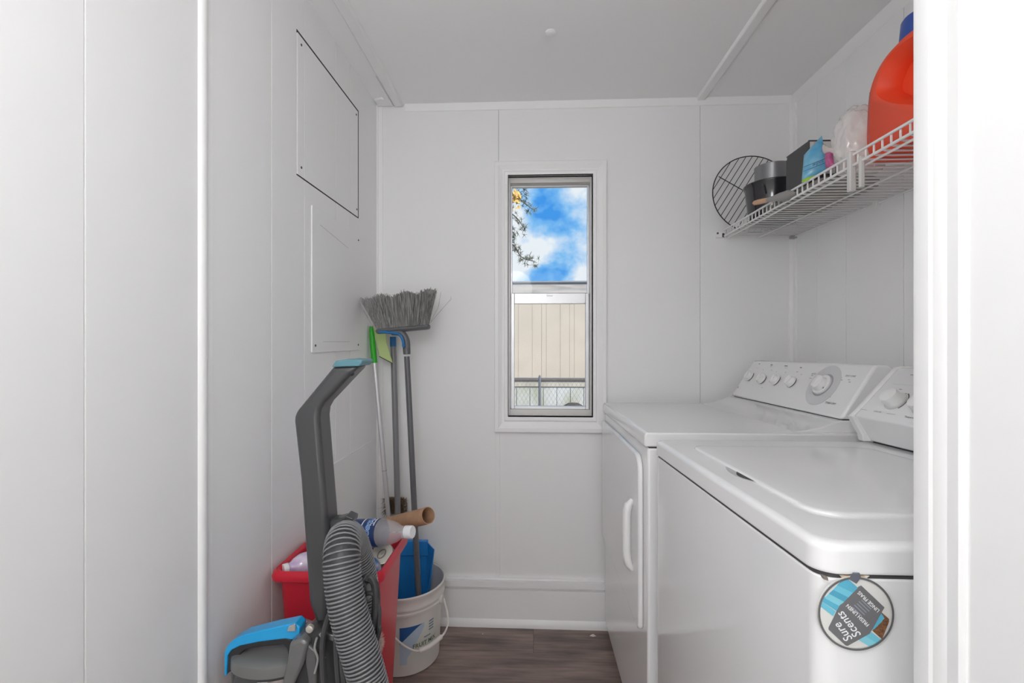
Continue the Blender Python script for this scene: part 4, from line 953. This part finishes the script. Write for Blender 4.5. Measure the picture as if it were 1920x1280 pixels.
for k in range(NB):
    u = (k + rnd.random()) / NB; w_ = rnd.uniform(-1, 1)
    p0 = b0 + (b1 - b0) * (.03 + .94 * u) + Vector((0, .016 * w_, 0)) + upv * .005
    tx_ = 677 + (818 - 677) * u + rnd.gauss(0, 1.2); ty_ = 560 - 15 * u + rnd.gauss(0, 2.2) + (3 * math.sin(u * 19))
    p2 = at(tx_, ty_, HY + .034 * w_ - .004)
    mid = (p0 + p2) / 2 + Vector((rnd.gauss(0, .0016), rnd.gauss(0, .0016), 0)) + (p2 - p0).normalized() * 0
    rr = .0008
    for a_, c_ in ((p0, mid), (mid, p2)):
        d1 = Vector((rr, 0, rr * .1)); d2 = Vector((0, rr, 0)); d3 = Vector((-rr * .7, -rr * .7, 0))
        br.add([a_ + d1, a_ + d2, a_ + d3, c_ + d1, c_ + d2, c_ + d3], [(0, 1, 4, 3), (1, 2, 5, 4), (2, 0, 3, 5)])
for pts in ([(808, 602), (822, 575), (827, 547)], [(806, 606), (830, 578), (846, 560), (845, 556)], [(690, 596), (681, 580), (674, 568)], [(695, 606), (684, 586), (673, 574)]):
    br.tube([at(x, y, HY - .03) for x, y in pts], .0006, 4)
tag(br.build('bristles', mat('grey_bristles', (.34, .335, .325), .5, col2=(.12, .118, .112), vscale=260, stretch=(1, .3, .05), detail=2), bm_, smooth=False), kind='stuff')
# middle grey pole with blue top
mt0, mt1 = at(737, 634, 1.868), at(752, 1190, 1.800)
mp_t = thing('mop_pole', mt1, 'plain grey pole with short blue collar standing under the broom head', 'pole', 'poles leaning in the corner')
pole(mp_t, mt1, mt0, .0115, GREYM)
dv = (mt0 - mt1).normalized()
MB().tube([mt0 - dv * .034, mt0 + dv * .006], .0125, 14).build('collar', BLUB, mp_t)
# aluminium pole with green grip and lime paddle
st0, st1 = at(696, 612, 1.800), at(748, 1180, 1.832)
sp_t = thing('dustpan_pole', st1, 'silver pole with bright green grip and lime paddle, nearest the wall corner', 'pole', 'poles leaning in the corner')
def lp_(t): return st0 + (st1 - st0) * t
pole(sp_t, lp_(.115), lp_(1), .0092, STEEL)
MB().lathe([(.0098, 0), (.0098, .002)], lp_(.47), st1 - st0, seg=14).build('joint_ring', mat('joint_grey', (.3, .3, .3), .5), sp_t)
GRN = mat('bright_green_plastic', (.03, .42, .02), .35); LIME = mat('lime_plastic', (.50, .62, .26), .4)
MB().tube([lp_(t) for t in (0, .02, .06, .118)], .011, 14, rf=lambda i: (.006, .0095, .011, .0115)[i]).build('grip', GRN, sp_t)
slab('paddle', [(699, 609), (703, 618), (722, 618), (724, 640), (736, 681), (712, 668), (707, 650)], 1.812, 1.818, LIME, sp_t, .001)
MB().tube([at(711, 668, 1.811), at(736, 681, 1.811)], .0016, 6).build('paddle_edge', BLACKP, sp_t)
# brown bristle brush behind the poles
bc_ = at(744, 947, 1.880)
bb2 = thing('scrub_brush', (bc_.x, 1.88, 0), 'brown bristled scrub brush propped behind the poles in corner', 'brush')
b = MB(); rnd = random.Random(3)
c0 = at(743, 948, 1.88)
MB().box(c0.x - .045, c0.x + .030, 1.884, 1.896, c0.z - .035, c0.z + .033).build('head', mat('brush_wood', (.30, .24, .19), .7), bb2, bevel=.003)
for k in range(900):
    x = rnd.uniform(-.050, .048); z = rnd.uniform(-.036, .038)
    p0 = Vector((c0.x + x * .9, 1.884, c0.z + z * .9)); p1 = p0 + Vector((rnd.gauss(0, .006) + x * .2, -.022 - rnd.random() * .012, rnd.gauss(0, .006)))
    d1 = Vector((.0011, 0, 0)); d2 = Vector((0, 0, .0011)); b.add([p0 - d1, p0 + d1, p0 + d2, p1], [(0, 1, 3), (1, 2, 3), (2, 0, 3)])
tag(b.build('bristles', mat('brown_bristle', (.30, .22, .13), .8, col2=(.16, .12, .09), vscale=90), bb2, smooth=False), kind='stuff')
MB().tube([(c0.x, 1.890, 0.001), (c0.x, 1.890, c0.z - .03)], .008, 8).build('stick', mat('brush_wood', (.30, .24, .19), .7), bb2)

# ------------------------------------------------------------------ upright carpet cleaner
VY = 0.92
vc = thing('carpet_cleaner', (at(590, 1200, VY).x, VY, 0), 'dark grey upright carpet cleaner with blue handle and ribbed hose, facing left wall', 'carpet cleaner')
def ext(name, pts, Y0, Y1, m, parent=vc, bevel=.006, seg=3, Yr=None, ang=40):
    q = [at(px, py, VY if Yr is None else Yr) for px, py in pts]; n = len(q)
    b = MB(); b.add([(p.x, Y0, p.z) for p in q] + [(p.x, Y1, p.z) for p in q], [tuple(range(n)), tuple(range(2 * n - 1, n - 1, -1))] + [(i, (i + 1) % n, (i + 1) % n + n, i + n) for i in range(n)])
    return b.build(name, m, parent, bevel=bevel, seg=seg, ang=ang)
stem = [(624, 686), (673, 686), (657, 702), (606, 756), (599, 768), (597, 784), (602, 850), (611, 960), (616, 1030), (612, 1172), (592, 1172), (578, 1130), (562, 900), (550, 792), (550, 779), (557, 768)]
ext('handle_stem', stem, VY, VY + .060, CHAR, bevel=.011, seg=4)
# raised spine along the outer edge
ext('handle_edge', [(556, 772), (562, 775), (560, 800), (571, 905), (586, 1100), (594, 1160), (586, 1160), (576, 1105), (561, 905), (550, 800), (549, 782)], VY + .016, VY + .068, mat('slate_trim', (.13, .145, .155), .35, coat=.3), bevel=.003)
ext('handle_cap', [(630, 676), (653, 673), (679, 674.5), (680, 679), (674, 686.5), (623, 688)], VY - .003, VY + .063, mat('teal_cap', (.10, .24, .29), .4), bevel=.003)
MB().sphere(at(656, 701, VY + .0) + Vector((0, .01, 0)), .005).build('trigger', BLACKP, vc)
# lower body
body = ext('lower_body', [(580, 1168), (614, 1160), (668, 1180), (676, 1300), (684, 1560), (540, 1560), (530, 1430), (552, 1290), (566, 1215)], VY - .035, VY + .12, CHARD, bevel=.012)
ext('front_trim', [(566, 1175), (588, 1168), (600, 1175), (590, 1215), (574, 1250), (556, 1300), (540, 1300), (552, 1250), (560, 1215)], VY - .050, VY + .02, mat('trim_grey_gloss', (.14, .14, .138), .2, coat=.6), bevel=.006)
ext('side_panel', [(592, 1180), (612, 1195), (612, 1300), (585, 1300), (596, 1250), (590, 1215)], VY - .042, VY - .030, mat('smoked_plastic', (.10, .10, .10), .18, coat=.7), bevel=.004)
MB().tube(spline([at(594, 1195, VY - .045), at(590, 1215, VY - .046), at(596, 1235, VY - .046), at(590, 1262, VY - .046)], 5), .0022, 6).build('moulded_ridge', mat('ridge_grey', (.32, .32, .31), .3), vc)
MB().tube(spline([at(600, 1187, VY - .045), at(607, 1204, VY - .046), at(601, 1220, VY - .046), at(609, 1234, VY - .046)], 5), .0026, 6).build('moulded_ridge', MATS['ridge_grey'], vc)
MB().lathe([(.007, -.004), (.007, .003), (.005, .004)], at(581, 1178, VY - .05), (0, -1, 0), seg=18).build('latch_button', mat('latch_cream', (.55, .52, .46), .3, metal=.4), vc)
# water tank at the front with lid and blue carry handle
tc_ = at(506, 1280, VY - .01); TX, TY = tc_.x, VY - .01
zt = at(506, 1222, TY).z
tank = MB().lathe([(.066, .18), (.074, .20), (.076, .36), (.0745, zt - .035), (.072, zt - .022)], (TX, TY, 0), seg=40, sx=1, sy=.62).build('tank', mat('smoked_tank', (.06, .06, .06), .22, coat=.4), vc)
MB().lathe([(.0755, zt - .022), (.0750, zt - .006), (.0735, zt - .002), (.066, zt + .001), (.03, zt + .004), (.012, zt + .0045)], (TX, TY, 0), seg=40, sx=1, sy=.62).build('tank_lid', mat('tank_lid_grey', (.16, .16, .155), .35, coat=.3), tank)
MB().lathe([(.058, zt - .03), (.055, zt + .008), (.040, zt + .022), (.02, zt + .026)], (TX + .016, TY + .062, 0), seg=32, sx=1, sy=.45).build('tank_dome', mat('dome_grey', (.30, .295, .29), .3, coat=.4), tank)
b = MB(); n = 14
b.add([Vector((TX + .0768 * math.cos(a), TY + .0768 * .62 * math.sin(a), z)) for a in [math.radians(-88 + 62 * k / n) for k in range(n + 1)] for z in (zt - .062, zt - .026)], [(2 * k, 2 * k + 1, 2 * k + 3, 2 * k + 2) for k in range(n)])
b.build('chrome_band', mat('chrome', (.75, .75, .76), .12, metal=1.0), tank)
SKY = mat('sky_blue_plastic', (.012, .36, .74), .3, coat=.4)
hd = ext('tank_handle', [(437, 1250), (437, 1207), (441, 1196), (450, 1186), (472, 1174), (520, 1162), (566, 1152), (575, 1160), (574, 1172), (562, 1183), (548, 1181), (500, 1187), (466, 1194), (450, 1202), (443, 1212), (441, 1248)], TY - .015, TY + .013, SKY, bevel=.004, Yr=TY + .013)
ext('handle_underside', [(441, 1246), (443, 1212), (450, 1202), (466, 1193), (500, 1186), (548, 1180), (559, 1184), (561, 1222), (553, 1220), (551, 1200), (545, 1193), (510, 1196), (474, 1202), (466, 1208), (464, 1232)], TY - .013, TY + .011, BLACKP, hd, bevel=.002, Yr=TY + .013)
ext('badge', [(557, 1156), (568, 1153), (568, 1166), (552, 1166)], TY - .0205, TY - .017, mat('badge_silver', (.6, .58, .56), .25, metal=.7), hd, bevel=.001)
# base with brush housing and wheels, down on the floor
fx0 = at(590, 1200, VY).x
MB().prism([(fx0 - .10, .02), (fx0 + .20, .02), (fx0 + .21, .10), (fx0 + .12, .24), (fx0 - .04, .24), (fx0 - .10, .12)], lambda p, t: (p[0], t, p[1]), VY - .09, VY + .13).build('foot', CHARD, vc, bevel=.015, seg=3)
for sx in (-.105, .135):
    MB().lathe([(.045, 0), (.05, .005), (.05, .02), (.045, .025)], (fx0 + .14, VY + sx - (.012 if sx < 0 else 0), .05), (0, 1, 0), seg=28).build('wheel', BLACKP, vc)
# hose: ribbed, hung over the top hook
HP = [at(676, 1330, .985), at(681, 1250, .985), at(682, 1180, .985), at(680, 1110, .985), at(670, 1050, .975), at(657, 1014, .95), at(646, 1010, .90), at(641, 1036, .865), at(643, 1085, .85), at(652, 1140, .84), at(668, 1200, .835), at(686, 1262, .83), at(700, 1330, .83), at(706, 1420, .85), at(690, 1500, .88)]
C = spline(HP, 40)
# resample evenly
D = [0]
for a, c in zip(C, C[1:]): D.append(D[-1] + (c - a).length)
nP = 260; RS = []; j = 0
for k in range(nP):
    d = D[-1] * k / (nP - 1)
    while j < len(D) - 2 and D[j + 1] < d: j += 1
    t = (d - D[j]) / max(1e-9, D[j + 1] - D[j]); RS.append(C[j].lerp(C[j + 1], t))
HR = .0335; pitch = .0064
hose = MB().tube(RS, HR * .93, 24).build('hose', mat('dark_hose_core', (.045, .045, .048), .45), vc, ang=180)
# spiral rib wound round the hose
hx_ = []; up = None; turns = D[-1] / pitch; spt = 18; Nn = int(turns * spt)
frames = []
for i in range(nP):
    t = (RS[min(i + 1, nP - 1)] - RS[max(i - 1, 0)]).normalized()
    if up is None: up = t.orthogonal().normalized()
    up = (up - t * up.dot(t)).normalized(); frames.append((RS[i], up.copy(), t.cross(up)))
for k in range(Nn + 1):
    q = k / Nn * (nP - 1); i0 = min(int(q), nP - 2); f = q - i0
    c, u, v = (frames[i0][m_].lerp(frames[i0 + 1][m_], f) for m_ in range(3)); a = 2 * PI * k / spt
    hx_.append(c + (u * math.cos(a) + v * math.sin(a)) * (HR * .97))
MB().tube(hx_, .0020, 5).build('rib_spiral', mat('grey_hose_rib', (.21, .21, .215), .3, coat=.3), hose, ang=180)
# hook, hose clip
MB().lathe([(.012, -.05), (.013, .0), (.016, .004), (.016, .008)], at(633, 977, .955), (0, 0, 1), seg=20).build('hook_post', CHAR, vc)
ext('hose_clip', [(640, 976), (646, 968), (660, 974), (659, 983), (650, 985)], .925, .955, CHAR, bevel=.002)
ext('post_arm', [(604, 985), (640, 975), (640, 1010), (606, 1020)], .935, .965, CHAR, bevel=.003)
# power cord wound on its hooks
CORD = mat('cord_grey', (.06, .06, .062), .45)
ext('cord_hook', [(678, 1080), (688, 1074), (696, 1082), (696, 1118), (690, 1128), (682, 1112)], .890, .925, CHAR, bevel=.003)
for k, pts in enumerate(([(688, 1090), (700, 1084), (708, 1108), (708, 1150), (707, 1190)], [(686, 1086), (698, 1092), (702, 1120), (699, 1160), (690, 1200)], [(688, 1112), (700, 1114), (710, 1140), (710, 1170), (709, 1190)], [(689, 1084), (696, 1082), (703, 1100), (704, 1140), (700, 1170)])):
    MB().tube(spline([at(x, y, .905 - .006 * k) for x, y in pts] + [at(680, 1290, .90), at(650, 1330, .89)], 8), .0048, 8).build('cord', CORD, vc)
for k, pts in enumerate(([(626, 1136), (614, 1160), (605, 1200), (605, 1250), (612, 1300)], [(632, 1150), (630, 1200), (632, 1250), (636, 1300)], [(640, 1160), (640, 1210), (642, 1250), (646, 1300)], [(648, 1175), (650, 1215), (652, 1255), (658, 1300)])):
    MB().tube(spline([at(x, y, .865 - .004 * k) for x, y in pts] + [at(640, 1360, .87)], 8), .0052, 8).build('cord', CORD, vc)
# pale fluffy duster tuft caught behind the hose
df = thing('duster', at(703, 1290, 1.047), 'pale pink fluffy duster tucked between hose and red bin', 'duster')
b = MB(); rnd = random.Random(8); cc = at(703, 1203, 1.047)
for k in range(1500):
    d = Vector((rnd.gauss(0, 1), rnd.gauss(0, 1), rnd.gauss(0, 1))).normalized(); p1 = cc + Vector((d.x * .022, d.y * .02, d.z * .034)) * rnd.uniform(.85, 1.12)
    p0 = cc + (p1 - cc) * .3; sdv = d.orthogonal().normalized() * .0009; b.add([p0 - sdv, p0 + sdv, p1], [(0, 1, 2)])
tag(b.build('fluff', mat('pink_fluff', (.72, .56, .50), .9), df, smooth=False), kind='stuff')
MB().sphere(cc, .018, .8, .8, 1.4).build('core', MATS['pink_fluff'], df)
MB().tube([cc + Vector((0, 0, -.03)), Vector((cc.x, 1.047, 0.002))], .006, 8).build('stick', BLACKP, df)

# crumb of paper and speck lying on the floor
def onfloor(px, py):
    d = at(px, py, 1.0) - Vector((0, 0, EYE)); t = -EYE / d.z; return Vector((0, 0, EYE)) + d * t
p = onfloor(1112, 1192); b = MB()
b.add([p + Vector(q) for q in ((-.014, 0, .0), (.0, -.006, .001), (.012, .0, .0), (.002, .004, .006), (-.006, .003, .004))], [(0, 1, 4), (1, 2, 3), (1, 3, 4), (0, 4, 3, 2), (0, 2, 1)])
tag(b.build('paper_scrap', mat('scrap_white', (.7, .66, .62), .8), smooth=False), 'tiny torn white paper scrap on the floor by dryer', 'paper scrap')
p = onfloor(905, 1189)
tag(MB().sphere(p + Vector((0, 0, .002)), .002).build('paper_speck', MATS['scrap_white']), 'tiny white speck lying on floor planks near the baseboard', 'speck')
